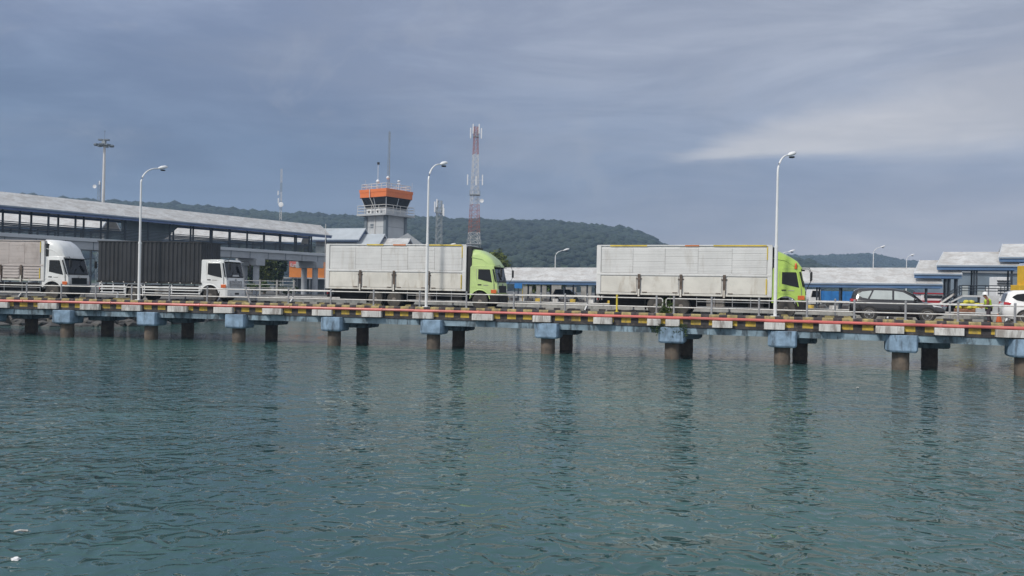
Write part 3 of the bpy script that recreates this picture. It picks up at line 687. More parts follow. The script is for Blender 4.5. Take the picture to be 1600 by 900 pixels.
    # driver and seats behind the side glass are hidden by the tint; the pale dashboard edge shows in the windscreen
    wsq(.90, .97, .95, .98, .013, .016, M['dark'], 'windscreen_trim', ws)
    # wheel-arch lip
    q = MB(); pts = [(wx + (r + .13) * math.cos(a), -wy - .012, r + .06 + (r + .13) * math.sin(a)) for a in np.linspace(.15, math.pi - .15, 12)]
    q.tube(pts, .028, 6); q.build('arch_lip', M['dark'] if tall_front else paint, root)
    if deflector:
        zt_, dm = deflector; rings = []
        for x, f_, hw in ((-L + .02, dshape[0], 1.08), (-L + .30, dshape[1], 1.09), (-L + .62, dshape[2], 1.09), (-L + .95, dshape[3], 1.08), (-L + 1.26, dshape[4], 1.06), (-rake - .08, .12, 1.03), (-rake + .03, -.02, 1.0)):
            z1 = zr + .01 + (zt_ - zr) * f_; z0 = zr - .03 if x < -rake - .05 else zr - .10; hh = max(.03, z1 - z0)
            rings.append([(x, -hw, z0), (x, -hw * .995, z0 + hh * .62), (x, -hw * .93, z0 + hh * .9), (x, -hw * .75, z1), (x, 0, z1 + .02), (x, hw * .75, z1), (x, hw * .93, z0 + hh * .9), (x, hw * .995, z0 + hh * .62), (x, hw, z0)])
        q = MB(); q.loft(rings); de = q.build('roof_deflector', dm, root, smooth=50)
        q = MB(); q.tube([(-L + .05, -1.105, zr + (zt_ - zr) * .50), (-L + .7, -1.10, zr + (zt_ - zr) * .38), (-.6, -1.06, zr + .06)], .02, 6); q.build('crease', dm, de)
    if beacon:
        q = MB(); q.lathe([(.07, 0), (.075, .10), (.05, .10), (.06, .16), (.055, .27), (.02, .31)], (-.52, -1.13, zr - .06), 'z', 14); q.build('beacon', M['lamp_orange'], root, smooth=40)
    q = MB(); q.box(-rake - .05, -rake + .16, -1.06, 1.06, zr - .12, zr - .09); q.build('sun_visor', M['dark'] if deflector else paint, root)
def place(root_s, off): return br(root_s, off, ROAD_Z), slope(root_s)
OFF = 1.3 + W2
def truck_root(label, px_front):
    s = s_at(px_front, 1.3, 3.5); p, a = place(s, OFF); return thing('box_truck', label, 'truck', p, a), s
def s_len(px, s, z=3.5): return s_at(px, 1.3, z) - s
# middle green truck
t, s = truck_root('faded lime green box truck with silver panels, second truck from the right', 777)
xr, xf = s_len(503, s), s_len(727, s)
wing_box(t, xr, xf, 1.12, 2.17, 3.84, M['alu'], M['gate'], 4, stripes=((.30, .42, M['trim_yellow']), (.49, .58, M['trim_orange']), (.72, .97, M['trim_yellow'])))
q = MB(); q.box(xf + .02, xf + .34, -1.12, 1.12, 1.0, 3.80); q.build('bellows', M['dark'], t, bevel=.05)
chassis(t, xr, -.9, [-1.08, s_len(613, s, 2.6), s_len(583, s, 2.6)])
cab(t, 1.72, 2.66, M['lime_pale'], -1.08, M['chassis'], (3.62, M['lime_pale']))
# right green truck
t, s = truck_root('bright lime green box truck with silver panels and an orange beacon on its cab', 1259)
xr, xf = s_len(928, s), s_len(1205, s)
wing_box(t, xr, xf, 1.12, 2.17, 3.86, M['alu'], M['gate'], 4, stripes=((.08, .30, M['trim_yellow']), (.52, .60, M['trim_orange']), (.68, .97, M['trim_yellow'])))
q = MB(); q.box(xf + .02, xf + .22, -1.12, 1.12, 1.0, 3.80); q.build('bellows', M['dark'], t, bevel=.05)
chassis(t, xr, -.9, [-.98, s_len(1062, s, 2.6), s_len(1022, s, 2.6)])
cab(t, 1.72, 2.70, M['lime'], -.98, M['chassis'], (3.68, M['lime']), beacon=True, dshape=(1, .90, .75, .56, .35))
# left white truck
t, s = truck_root('white-cabbed box truck with dusty pinkish panels and a tall roof deflector, at the left edge', 106)
xr, xf = s_len(-70, s), s_len(68, s)
wing_box(t, xr, xf, 1.25, 2.15, 3.84, M['alu_pink'], M['alu_pink'], 4, ribbed_gate=True)
q = MB(); q.box(xf + .02, xf + .26, -1.1, 1.1, 1.0, 3.7); q.build('bellows', M['dark'], t, bevel=.05)
chassis(t, xr, -.9, [-1.12, -7.9, -9.2])
cab(t, 1.86, 2.84, M['cab_white'], -1.12, M['dark'], (3.95, M['cab_white']), tall_front=True, sticker=False, rake=.36, dshape=(1, 1, .97, .80, .50))
# black-boxed truck
t, s = truck_root('white-cabbed truck with a ribbed black cargo box and white side rails, second from the left', 354)
xr, xf = s_len(147, s), s_len(313, s)
b = MB(); b.box(xr, xf, -W2 + .02, W2, 1.28, 3.90); b.build('cargo_box', M['black_box'], t, bevel=.03)
b = MB(); xs_ = np.arange(xr + .04, xf - .1, .30); rj = random.Random(3)
for x in xs_:
    d = rj.uniform(.02, .05); b.prism([(x, -W2 + .03, 1.34), (x + .09, -W2 - d, 1.34), (x + .19, -W2 - d, 1.34), (x + .28, -W2 + .03, 1.34)], (0, 0, 2.50))
b.build('ribbed_side', M['black_box'], t)
b = MB()
for y in np.arange(-W2 + .1, W2 - .2, .30): b.prism([(xf - .01, y, 1.34), (xf + .035, y + .08, 1.34), (xf + .035, y + .18, 1.34), (xf - .01, y + .26, 1.34)], (0, 0, 2.50))
b.build('ribbed_front', M['black_box'], t)
b = MB(); b.box(xr - .02, xf + .04, -W2 - .06, W2 + .03, 3.86, 3.93); b.build('roof_rail', M['black_box'], t)
b = MB(); b.box(xr - .02, xf + .04, -W2 - .06, W2 + .03, 1.20, 1.31); b.build('sill', M['chassis'], t)
for x in np.arange(xr + .3, xf, .8): b = MB(); b.box(x, x + .06, -W2 - .075, -W2 - .055, 1.22, 1.28); b.build('marker', M['rail_steel'], t)
rw = s_len(206, s, 2.6)
chassis(t, xr, -.9, [-1.15, rw], guard=False)
gm = MB()
for xa, xb in ((rw + .62, -1.15 - .66), (xr + .2, rw - .62)):
    for z in (.58, .78, .98): gm.box(xa, xb, -1.2, -1.16, z - .03, z + .03)
    for x in (xa + .1, (xa + xb) / 2, xb - .1): gm.box(x - .03, x + .03, -1.16, -1.12, .5, 1.2)
gm.build('side_guard', M['white_paint'], t)
for x in (rw, ):
    gm = MB(); gm.tube([(x + .62, -1.16, .35), (x + .60, -1.16, .95), (x + .42, -1.16, 1.14), (x - .42, -1.16, 1.14), (x - .60, -1.16, .95), (x - .62, -1.16, .35)], .04, 6); gm.build('fender', M['white_paint'], t)
cab(t, 1.84, 2.80, M['cab_white'], -1.15, M['cab_white'], None, sticker=True)

def car(root, L, H, paint, tail, wins, dark_arch=True):
    k = L / 4.6
    low = [(-4.6, .70, .48, .92), (-4.52, .82, .38, 1.06), (-4.2, .89, .27, 1.10), (-3.0, .905, .23, 1.09), (-1.5, .905, .23, 1.06), (-1.05, .90, .24, 1.02), (-.5, .87, .27, .93), (-.14, .79, .33, .82), (0, .62, .45, .68)]
    def ring(x, hw, z0, z1):
        h = [(hw - .10, z0), (hw - .015, z0 + .12), (hw, (z0 + z1) / 2 + .04), (hw - .02, z1 - .12), (hw - .07, z1 - .02), (hw - .25, z1 + .01)]
        return [(x * k, -a, z) for a, z in h] + [(x * k, a, z) for a, z in h[::-1]]
    b = MB(); b.loft([ring(*q) for q in low]); body = b.build('body', paint, root, smooth=45, bevel=.0)
    gh = [(-4.50, .78, .66, 1.03, 1.14), (-4.36, .81, .66, 1.05, H - .14), (-4.1, .83, .67, 1.06, H - .03), (-3.2, .85, .69, 1.06, H), (-2.55, .85, .69, 1.05, H - .01), (-2.0, .85, .66, 1.04, H - .09), (-1.55, .84, .62, 1.02, H - .30), (-1.0, .82, .60, .98, 1.03)]
    def gr(x, a, c_, z0, z1):
        h = [(a, z0), (c_ + .02, z1 - .10 * min(1, (z1 - z0) / .5)), (c_ - .05, z1 - .02), (c_ - .22, z1)]
        return [(x * k, -p, z) for p, z in h] + [(x * k, p, z) for p, z in h[::-1]]
    b = MB(); b.loft([gr(*q) for q in gh]); b.build('greenhouse', paint, root, smooth=45)
    gx = [q[0] for q in gh]
    def ys(x, z):
        a, c_, z0, z1 = (float(np.interp(x, gx, [q[i] for q in gh])) for i in (1, 2, 3, 4)); zt_ = z1 - .10 * min(1, (z1 - z0) / .5)
        return a + (c_ + .02 - a) * (z - z0) / max(.05, zt_ - z0)
    for side in (-1, 1):
        for nm, pts, mt in wins:
            # subdivide the outline so the pane follows the curved side
            xs2 = sorted(set([p[0] for p in pts] + list(np.linspace(min(p[0] for p in pts), max(p[0] for p in pts), 6))))
            up = sorted([p for p in pts if p[2] == 1]); dn = sorted([p for p in pts if p[2] == 0])
            q = MB(); V = []; n_ = len(xs2)
            for x in xs2:
                zu = float(np.interp(x, [p[0] for p in up], [p[1] for p in up])); zd = float(np.interp(x, [p[0] for p in dn], [p[1] for p in dn]))
                V += [(x * k, side * (ys(x, zd) + .008), zd), (x * k, side * (ys(x, zu) + .008), zu)]
            q.add(V, [(2 * i, 2 * i + 2, 2 * i + 3, 2 * i + 1) for i in range(n_ - 1)]); q.build(nm, mt, root, smooth=60)
    q = MB(); q.add([(-1.08 * k, -.70, 1.06), (-1.08 * k, .70, 1.06), (-1.52 * k, .62, H - .29), (-1.52 * k, -.62, H - .29)], [(0, 1, 2, 3)]); q.add([(-1.52 * k, -.60, H - .28), (-1.52 * k, .60, H - .28), (-1.95 * k, .60, H - .085), (-1.95 * k, -.60, H - .085)], [(0, 1, 2, 3)])
    q.build('windscreen', M['glass_pale'], root)
    q = MB(); q.add([(-4.515 * k, -.60, 1.12), (-4.515 * k, .60, 1.12), (-4.40 * k, .56, H - .18), (-4.40 * k, -.56, H - .18)], [(0, 1, 2, 3)]); q.build('rear_window', M['glass'], root)
    for y in (-1, 1):
        for x in (-.85 * k, -3.62 * k):
            a = MB(); a.lathe([(.01, 0), (.405, 0), (.405, .02), (.01, .02)], (x, y * .895 - (.012 if y < 0 else -.0), .36), 'y', 24); a.build('wheel_arch', M['dark'], root)
            wheel(root, x, y * .83, .335, .22, y, spokes=5, rimr=.68, rm='alloy')
        q = MB(); q.prism([(-4.56 * k, y * .80, .98), (-4.30 * k, y * .888, .98), (-4.25 * k, y * .885, 1.08), (-4.54 * k, y * .78, 1.12)], (0, -y * .06, 0)); q.build('tail_light', M['lamp_red'], root)
        q = MB(); q.prism([(-.10, y * .74, .70), (-.55, y * .875, .78), (-.62, y * .87, .88), (-.20, y * .78, .80)], (0, -y * .08, 0)); q.build('headlight', M['lamp_clear'], root, bevel=.01)
        q = MB(); q.blob((-1.42 * k, y * .98, 1.13), (.09, .11, .08), 3, 0, 0, 2); q.build('mirror', paint, root, smooth=60)
        for x in (-2.05, -3.15):
            q = MB(); q.box(x * k - .12, x * k + .06, y * .905 - .012, y * .905 + .012, .90, .935); q.build('door_handle', M['chrome'], root)
        for x in (-1.45, -2.42, -3.35):
            q = MB(); q.box(x * k - .005, x * k + .005, y * .905 - .004, y * .905 + .004, .36, 1.02); q.build('door_seam', M['dark'], root)
    q = MB(); q.box(-.04, .02, -.5, .5, .46, .60); q.box(-.05, .012, -.62, .62, .33, .42); q.build('grille', M['chrome'] if paint is M['car_black'] else M['dark'], root)
W_ = [('rear_quarter_window', [(-4.18, 1.36, 1), (-3.95, H_ if False else 1.52, 1), (-3.66, 1.56, 1), (-4.18, 1.36, 0), (-3.95, 1.20, 0), (-3.72, 1.16, 0)], M['glass_pale'])]
WIN = lambda g_: [('rear_quarter_window', [(-4.20, 1.36, 1), (-3.98, 1.50, 1), (-3.52, 1.56, 1), (-4.20, 1.34, 0), (-3.98, 1.19, 0), (-3.70, 1.14, 0), (-3.52, 1.50, 0)], g_),
       ('rear_window_pane', [(-3.60, 1.14, 1), (-3.40, 1.58, 1), (-2.52, 1.57, 1), (-3.60, 1.12, 0), (-2.52, 1.11, 0)], g_),
       ('front_window_pane', [(-2.42, 1.56, 1), (-2.0, 1.50, 1), (-1.62, 1.30, 1), (-1.36, 1.12, 1), (-2.42, 1.11, 0), (-1.36, 1.09, 0)], g_)]
s = s_at(1478, 1.75, 2.9); p, a = place(s, 1.75 + .9)
t = thing('people_carrier', 'black people carrier with bright alloy wheels, driving near the right of the bridge', 'car', p, a)
car(t, abs(s_at(1326, 1.75, 2.9) - s), 1.72, M['car_black'], 0, WIN(M['glass_pale']))
s = s_at(1566, 1.75, 2.9) + 4.5; p, a = place(s, 1.75 + .9)
t = thing('people_carrier', 'white people carrier with dark glass, only its tail in the frame at the right edge', 'car', p, a)
car(t, 4.5, 1.72, M['car_white'], 0, WIN(M['glass']))

# worker
def skin(name, verts, edges, rad, m, parent, sub=2):
    me = bpy.data.meshes.new(name); me.from_pydata([Vector(v) for v in verts], edges, []); me.materials.append(m)
    o = bpy.data.objects.new(name, me); COL.objects.link(o); o.parent = parent
    sk = o.modifiers.new('skin', 'SKIN'); sk.use_smooth_shade = True
    for i, r_ in enumerate(rad):
        v = me.skin_vertices[0].data[i]; v.radius = (r_, r_) if not isinstance(r_, tuple) else r_; v.use_root = (i == 0)
    ss_ = o.modifiers.new('sub', 'SUBSURF'); ss_.levels = sub; ss_.render_levels = sub
    return o
s = s_at(1545, 2.9, 3.2)
wk = thing('person', 'worker in a white hard hat and lime vest standing behind the railing, looking down', 'person', br(s, 2.9, ROAD_Z), slope(s) + R(180))
# local: +x is the way the worker faces (left in the picture), stooping a little
J = {'pel': (0, 0, .80), 'wai': (.02, 0, .94), 'che': (.06, 0, 1.14), 'nec': (.11, 0, 1.28), 'hd0': (.15, 0, 1.36), 'hd1': (.18, 0, 1.46),
     'nose': (.275, 0, 1.385),
     'shL': (.07, .17, 1.22), 'shR': (.07, -.17, 1.22), 'elL': (.08, .24, .98), 'elR': (.10, -.24, .98), 'wrL': (.24, .20, .82), 'wrR': (.27, -.18, .84), 'paL': (.30, .19, .78), 'paR': (.33, -.17, .80),
     'hiL': (0, .09, .76), 'hiR': (0, -.09, .76), 'knL': (.06, .11, .43), 'knR': (-.03, -.11, .43), 'anL': (-.02, .12, .09), 'anR': (-.10, -.12, .09), 'toL': (.14, .13, .04), 'toR': (.06, -.13, .04)}
E_ = [('pel', 'wai'), ('wai', 'che'), ('che', 'nec'), ('nec', 'hd0'), ('hd0', 'hd1'), ('hd0', 'nose'), ('che', 'shL'), ('che', 'shR'), ('shL', 'elL'), ('shR', 'elR'), ('elL', 'wrL'), ('elR', 'wrR'), ('wrL', 'paL'), ('wrR', 'paR'),
      ('pel', 'hiL'), ('pel', 'hiR'), ('hiL', 'knL'), ('hiR', 'knR'), ('knL', 'anL'), ('knR', 'anR'), ('anL', 'toL'), ('anR', 'toR')]
rd = {'pel': .125, 'wai': .115, 'che': .14, 'nec': .055, 'hd0': .088, 'hd1': .085, 'nose': .016, 'shL': .06, 'shR': .06, 'elL': .043, 'elR': .043, 'wrL': .03, 'wrR': .03, 'paL': .036, 'paR': .036, 'hiL': .09, 'hiR': .09, 'knL': .058, 'knR': .058, 'anL': .04, 'anR': .04, 'toL': .04, 'toR': .04}
names = list(J)
for sd, y in (('L', 1), ('R', -1)):
    b0 = Vector(J['pa' + sd])
    for i, (dx, dz, ln) in enumerate(((.9, -.35, .075), (.95, -.2, .085), (.95, -.1, .08), (.9, .0, .065))):
        nm = f'f{sd}{i}'; J[nm] = tuple(b0 + Vector((dx * ln, (i - 1.5) * .02, dz * ln - .012))); E_.append(('pa' + sd, nm)); rd[nm] = .009
    nm = f't{sd}'; J[nm] = tuple(b0 + Vector((.03, -y * .055, .02))); E_.append(('pa' + sd, nm)); rd[nm] = .010
names = list(J); ix = {n_: i for i, n_ in enumerate(names)}
skin('body', [J[n_] for n_ in names], [(ix[a_], ix[b_]) for a_, b_ in E_], [rd[n_] for n_ in names], M['skin'], wk)
def wear(name, keys, ed, extra, m):
    ii = {n_: i for i, n_ in enumerate(keys)}
    skin(name, [J[n_] for n_ in keys], [(ii[a_], ii[b_]) for a_, b_ in ed], [rd[n_] + extra for n_ in keys], m, wk)
wear('trousers', ['pel', 'hiL', 'hiR', 'knL', 'knR', 'anL', 'anR'], [('pel', 'hiL'), ('pel', 'hiR'), ('hiL', 'knL'), ('hiR', 'knR'), ('knL', 'anL'), ('knR', 'anR')], .022, M['trousers'])
rd.update(wai=.135, che=.165, pel=.13)
wear('vest', ['wai', 'che', 'pel', 'nec'], [('wai', 'che'), ('wai', 'pel'), ('che', 'nec')], .035, M['vest'])
for sd in 'LR': wear('sleeve', ['sh' + sd, 'el' + sd, 'wr' + sd], [('sh' + sd, 'el' + sd), ('el' + sd, 'wr' + sd)], .016, M['sleeve'])
for y in (.12, -.12):
    q = MB(); c_ = J['anL'] if y > 0 else J['anR']; q.prism([(c_[0] - .10, y - .05, 0), (c_[0] + .20, y - .045, 0), (c_[0] + .22, y, 0), (c_[0] + .20, y + .05, 0), (c_[0] - .10, y + .05, 0)], (0, 0, .09)); q.build('boot', M['dark'], wk, bevel=.03)
q = MB(); q.lathe([(.155, -.01), (.16, .0), (.125, .012), (.12, .06), (.095, .11), (.05, .14), (.01, .15)], (.175, 0, 1.46), 'z', 20)
q.box(.25, .37, -.08, .08, 1.452, 1.462); q.build('hard_hat', M['helmet'], wk, smooth=50)

# ------------------------------------------------------------------ roofs helper
def gable(parent, p0, p1, hw, ze0, rise, over=0, thick=.14, m=None, fm=None, fh=.32, hip0=0, hip1=0, ze1=None, soff=True):
    """roof over the line p0->p1 (ridge plan line), half-width hw, eave z; returns roof object"""
    p0, p1 = Vector((p0[0], p0[1], 0)), Vector((p1[0], p1[1], 0)); d = (p1 - p0).normalized(); n_ = Vector((-d.y, d.x, 0))
    if n_.y < 0: n_ = -n_
    ze1 = ze0 if ze1 is None else ze1
    z = lambda v: Vector((0, 0, v)); p0 = p0 - d * over; p1 = p1 + d * over
    A = [p0 - n_ * hw + z(ze0), p1 - n_ * hw + z(ze1), p1 - d * hip1 + z(ze1 + rise), p0 + d * hip0 + z(ze0 + rise), p1 + n_ * hw + z(ze1), p0 + n_ * hw + z(ze0)]
    b = MB(); low = [v - z(thick) for v in A]
    b.add(A + low, [(0, 1, 2, 3), (3, 2, 4, 5), (6, 9, 8, 7), (9, 11, 10, 8), (0, 3, 9, 6), (3, 5, 11, 9), (1, 7, 8, 2), (2, 8, 10, 4), (0, 6, 7, 1), (5, 4, 10, 11)])
    ro = b.build('roof', m, parent, True)
    f = MB()
    for sgn in (-1, 1):
        a_, c_ = p0 + n_ * sgn * (hw + .02) + z(ze0 + .02), p1 + n_ * sgn * (hw + .02) + z(ze1 + .02); o_ = n_ * sgn * .06; dn = z(-fh)
        f.hexa([a_ + dn, c_ + dn, c_ + dn + o_, a_ + dn + o_, a_, c_, c_ + o_, a_ + o_])
    f.build('fascia', fm, parent, True)
    f = MB()
    for sgn in (-1, 1):
        a_, c_ = p0 + n_ * sgn * (hw + .085) + z(ze0 + .03), p1 + n_ * sgn * (hw + .085) + z(ze1 + .03); o_ = n_ * sgn * .12; dn = z(-.15)
        f.hexa([a_ + dn, c_ + dn, c_ + dn + o_, a_ + dn + o_, a_, c_, c_ + o_, a_ + o_])
    f.build('gutter', M['gutter'], parent, True)
    g_ = MB()                                     # barge boards and gable infill
    for e, (pe, ze, ou, hp) in enumerate(((p0, ze0, -d, hip0), (p1, ze1, d, hip1))):
        for sgn in (-1, 1):
            a_, c_ = pe + n_ * sgn * hw + z(ze + .03), pe + (d * hip0 if e == 0 else -d * hip1) + z(ze + rise + .03)
            g_.hexa([a_ + z(-.26), c_ + z(-.26), c_ + z(-.26) + ou * .07, a_ + z(-.26) + ou * .07, a_, c_, c_ + ou * .07, a_ + ou * .07])
    g_.build('barge_board', M['strip_grey'], parent, True)
    return ro, d, n_

# ------------------------------------------------------------------ elevated walkway on the left
def level(px, py, Y): return at(px, py, Y).z
wA, wB = at(0, 363.4, 81), at(505, 395, 119); FZ = 8.4
wd = Vector((wB.x - wA.x, wB.y - wA.y, 0)).normalized(); wn = Vector((-wd.y, wd.x, 0))
Lw = (Vector((wB.x, wB.y, 0)) - Vector((wA.x, wA.y, 0))).length
def wp(t_, o=0, z=0): return Vector((wA.x, wA.y, z)) + wd * t_ + wn * o
T0, T1 = -16.0, Lw + 1.0
ww = thing('elevated_walkway', 'long raised covered footbridge with a pale roof and blue eaves behind the two left trucks', 'walkway', wp(Lw / 2, 1.7, GZ))
gable(ww, wp(T0, 1.8), wp(T1, 1.8), 2.4, 11.12, 1.62, m=M['roof'], fm=M['fascia_dull'], fh=.42)
b = MB(); b.hexa([wp(T0, -.1, FZ - .38), wp(T1, -.1, FZ - .38), wp(T1, 3.7, FZ - .38), wp(T0, 3.7, FZ - .38), wp(T0, -.1, FZ), wp(T1, -.1, FZ), wp(T1, 3.7, FZ), wp(T0, 3.7, FZ)]); b.build('floor_slab', M['strip_grey'], ww, True)
for o in (.12, 3.0):
    b = MB(); b.hexa([wp(T0, o, FZ - 1.28), wp(T1, o, FZ - 1.28), wp(T1, o + .4, FZ - 1.28), wp(T0, o + .4, FZ - 1.28), wp(T0, o, FZ - .385), wp(T1, o, FZ - .385), wp(T1, o + .4, FZ - .385), wp(T0, o + .4, FZ - .385)])
    b.build('girder', M['girder_grey'], ww, True)
for t_ in np.arange(T0 + 1, T1, 3.1):
    b = MB(); b.obox(wp(t_, .10, FZ - 1.26), wd, wn, .07, .06, .86); b.build('stiffener', M['pilaster'], ww, True)
for t_ in np.arange(T0 + .5, T1, 2.9):
    for o in (.05, 3.55):
        b = MB(); b.obox(wp(t_, o, FZ), wd, wn, .16, .16, 2.75); b.build('post', M['steel_dark'], ww, True)
for o in (0, 3.6):
    b = MB()
    for z in np.arange(.12, 1.15, .17): b.hexa([wp(T0, o, FZ + z), wp(T1, o, FZ + z), wp(T1, o + .05, FZ + z), wp(T0, o + .05, FZ + z), wp(T0, o, FZ + z + .09), wp(T1, o, FZ + z + .09), wp(T1, o + .05, FZ + z + .09), wp(T0, o + .05, FZ + z + .09)])
    b.build('slatted_railing', M['steel_grey'], ww, True)
# glazed screen in the middle
ta, tb = 15.0, 23.0
b = MB(); b.prism([wp(ta, 3.2, FZ + .1), wp(tb - 3, 3.2, FZ + .1), wp(tb, 3.2, FZ + 2.6), wp(ta, 3.2, FZ + 2.6)], wn * .08); b.build('screen', M['screen_blue'], ww, True)
def wt(px, o, z):
    lo, hi = -20, 70
    for _ in range(40):
        m_ = (lo + hi) / 2
        if proj(wp(m_, o, z))[0] < px: lo = m_
        else: hi = m_
    return lo
for px, cols, ch in ((391, (.5, 2.9), .95), (484, (.6, 2.9), .95), (232, (.5, 2.9), .95), (60, (.5, 2.9), .95)):
    t_ = wt(px, 1.75, 6.5)
    b = MB(); b.obox(wp(t_, 1.75, FZ - 1.285 - ch), wd, wn, 1.5, 4.3, ch); b.build('pier_cap', M['girder_grey'], ww, True, bevel=.05)
    for o in cols: b = MB(); c_ = wp(t_, o, 0); b.lathe([(.42, GZ), (.42, FZ - 1.28 - ch)], (c_.x, c_.y, 0), 'z', 18); b.build('column', M['girder_grey'], ww, True, smooth=40)

# second covered walkway further back, seen through the first
def far_walk(label, pxa, pxb, pye, pyr, Y, ground=True):
    a_, c_ = at(pxa, pye, Y), at(pxb, pye, Y)
    rt = thing('covered_walkway', label, 'walkway', ((a_.x + c_.x) / 2, Y, GZ))
    zr_ = at(pxa, pyr, Y + 3).z
    gable(rt, (a_.x, Y + 3), (c_.x, Y + 3), 3, a_.z, zr_ - a_.z, m=M['roof'], fm=M['fascia'], fh=.4)
    for x in np.arange(a_.x + .6, c_.x, 4.0):
        for y in (Y + .6, Y + 5.2):
            q = MB(); q.obox((x, y, GZ), (1, 0, 0), (0, 1, 0), .2, .2, a_.z - GZ - .1); q.build('post', M['steel_dark'], rt, True)
    return rt
far_walk('pale-roofed covered walkway seen between the posts at the far left of the raised footbridge', -120, 158, 349, 326, 118)
far_walk('pale-roofed covered walkway seen under the raised footbridge right of the left street lamp', 246, 470, 372, 350, 140)

# stepped terminal roofs at the walkway's end, beside the tower
tm = thing('stepped_terminal', 'cluster of three pale gabled roofs stepping down beside the control tower', 'building', at(590, 400, 128) * Vector((1, 1, 0)).x if False else Vector((at(580, 400, 128).x, 128, GZ)))
ax = Vector((.95, -.31, 0)); an = Vector((.31, .95, 0))
for px, pr, pe, Lr, Yr in ((571, 354.5, 372.5, 8.6, 127), (601, 363.5, 382.5, 7.6, 126), (641, 370.5, 388.5, 6.2, 125)):
    r_ = at(px, pr, Yr); e_ = at(px - 14, pe, Yr - 2).z; p1 = Vector((r_.x, r_.y, 0)); p0 = p1 - ax * Lr
    gable(tm, p0, p1, 2.3, e_, r_.z - e_, m=M['roof_blue'] if px != 641 else M['roof'], fm=M['fascia_dull'], fh=.30)
    q = MB(); q.obox((p0 + p1) / 2 + Vector((0, 0, GZ)) , ax, an, Lr - 1.2, 3.2, e_ - GZ - .15); q.build('wall', M['screen_blue'], tm, True)
    g_ = MB(); b0 = p1 - ax * .3; g_.prism([b0 - an * 2.0 + Vector((0, 0, e_)), b0 + an * 2.0 + Vector((0, 0, e_)), b0 + Vector((0, 0, r_.z - .2))], -ax * .1); g_.build('gable_wall', M['fascia_dull'], tm, True)
ap = at(637, 362, 141); ec = at(668, 386, 138)
pv = thing('hipped_pavilion', 'small building with a plain grey pyramid roof just right of the control tower shaft', 'building', (ap.x, 141, GZ))
hwp = ec.x - ap.x
q = MB(); q.add([(ap.x - hwp, 141 - hwp, ec.z), (ap.x + hwp, 141 - hwp, ec.z), (ap.x + hwp, 141 + hwp, ec.z), (ap.x - hwp, 141 + hwp, ec.z), (ap.x, 141, ap.z)], [(0, 1, 4), (1, 2, 4), (2, 3, 4), (3, 0, 4), (3, 2, 1, 0)]); q.build('roof', M['roof_dark'], pv, True)
q = MB(); q.box(ap.x - hwp + .5, ap.x + hwp - .5, 141 - hwp + .5, 141 + hwp - .5, GZ, ec.z - .01); q.build('wall', M['blue_wall'], pv, True)

# ------------------------------------------------------------------ control tower
TY = 146.0; tz = lambda py: at(605, py, TY).z
cx = at(602.5, 360, TY).x; ph = R(36)
ta_, tb_ = Vector((-math.cos(ph), math.sin(ph), 0)), Vector((math.sin(ph), math.cos(ph), 0))   # along left face, along right face from the near corner
A_ = 5.2; cen = Vector((cx, TY, 0)) + (ta_ + tb_) * A_ / 2
ct = thing('control_tower', 'harbour control tower with an orange roof band and dark raked windows', 'tower', (cen.x, cen.y, GZ))
def sq(h, z): return [cen + ta_ * (u * h) + tb_ * (v * h) + Vector((0, 0, z)) for u, v in ((-1, -1), (1, -1), (1, 1), (-1, 1))]
q = MB(); q.loft([sq(A_ / 2, GZ), sq(A_ / 2, tz(333))]); q.build('shaft', M['wall_white'], ct, True)
for u, v in ((-1, -1), (1, -1), (1, 1), (-1, 1)):
    q = MB(); q.obox(cen + ta_ * u * (A_ / 2 - .12) + tb_ * v * (A_ / 2 - .12) + Vector((0, 0, GZ)), ta_, tb_, .62, .62, tz(333.5) - GZ); q.build('pilaster', M['pilaster'], ct, True)
q = MB(); q.loft([sq(3.8, tz(334.5)), sq(3.85, tz(331.5))]); q.build('balcony', M['wall_white'], ct, True)
def sq_rail(h, z0, z1, name, m, nper, rails, r_=.05):
    q = MB(); c4 = sq(h, 0)
    for i in range(4):
        a_, c_ = c4[i], c4[(i + 1) % 4]
        for k in range(nper): p_ = a_ + (c_ - a_) * k / nper; q.tube([p_ + Vector((0, 0, z0)), p_ + Vector((0, 0, z1))], r_, 6)
        for f_ in rails: zz_ = z0 + (z1 - z0) * f_; q.tube([a_ + Vector((0, 0, zz_)), c_ + Vector((0, 0, zz_))], r_, 6)
    q.build(name, m, ct, True)
sq_rail(3.7, tz(331.5), tz(318.5), 'balcony_railing', M['rail_steel'], 4, (1, .66, .33))
q = MB(); q.loft([sq(2.62, tz(331.5)), sq(2.62, tz(323))]); q.build('cab_base', M['wall_white'], ct, True)
q = MB(); q.loft([sq(2.62, tz(323)), sq(3.28, tz(304.5))]); q.build('cab_windows', M['glass'], ct, True)
c0, c1 = sq(2.64, tz(323)), sq(3.30, tz(304.5))
q = MB()
for i in range(4):
    for f_ in (0, .5): q.tube([c0[i] + (c0[(i + 1) % 4] - c0[i]) * f_, c1[i] + (c1[(i + 1) % 4] - c1[i]) * f_], .07, 6)
q.build('mullion', M['strip_grey'], ct, True)
q = MB(); q.loft([sq(3.42, tz(305.5)), sq(3.46, tz(297.8))]); q.build('roof_band', M['orange'], ct, True)
q = MB(); q.loft([sq(3.52, tz(297.8) + .004), sq(3.54, tz(293))]); q.build('parapet', M['orange'], ct, True)
q = MB(); q.loft([sq(3.43, tz(305.7) - .06), sq(3.43, tz(305.5) - .02)]); q.build('soffit', M['dark'], ct, True)
sq_rail(3.2, tz(293), tz(284.5), 'roof_railing', M['tower_white'], 5, (1, .5), .055)
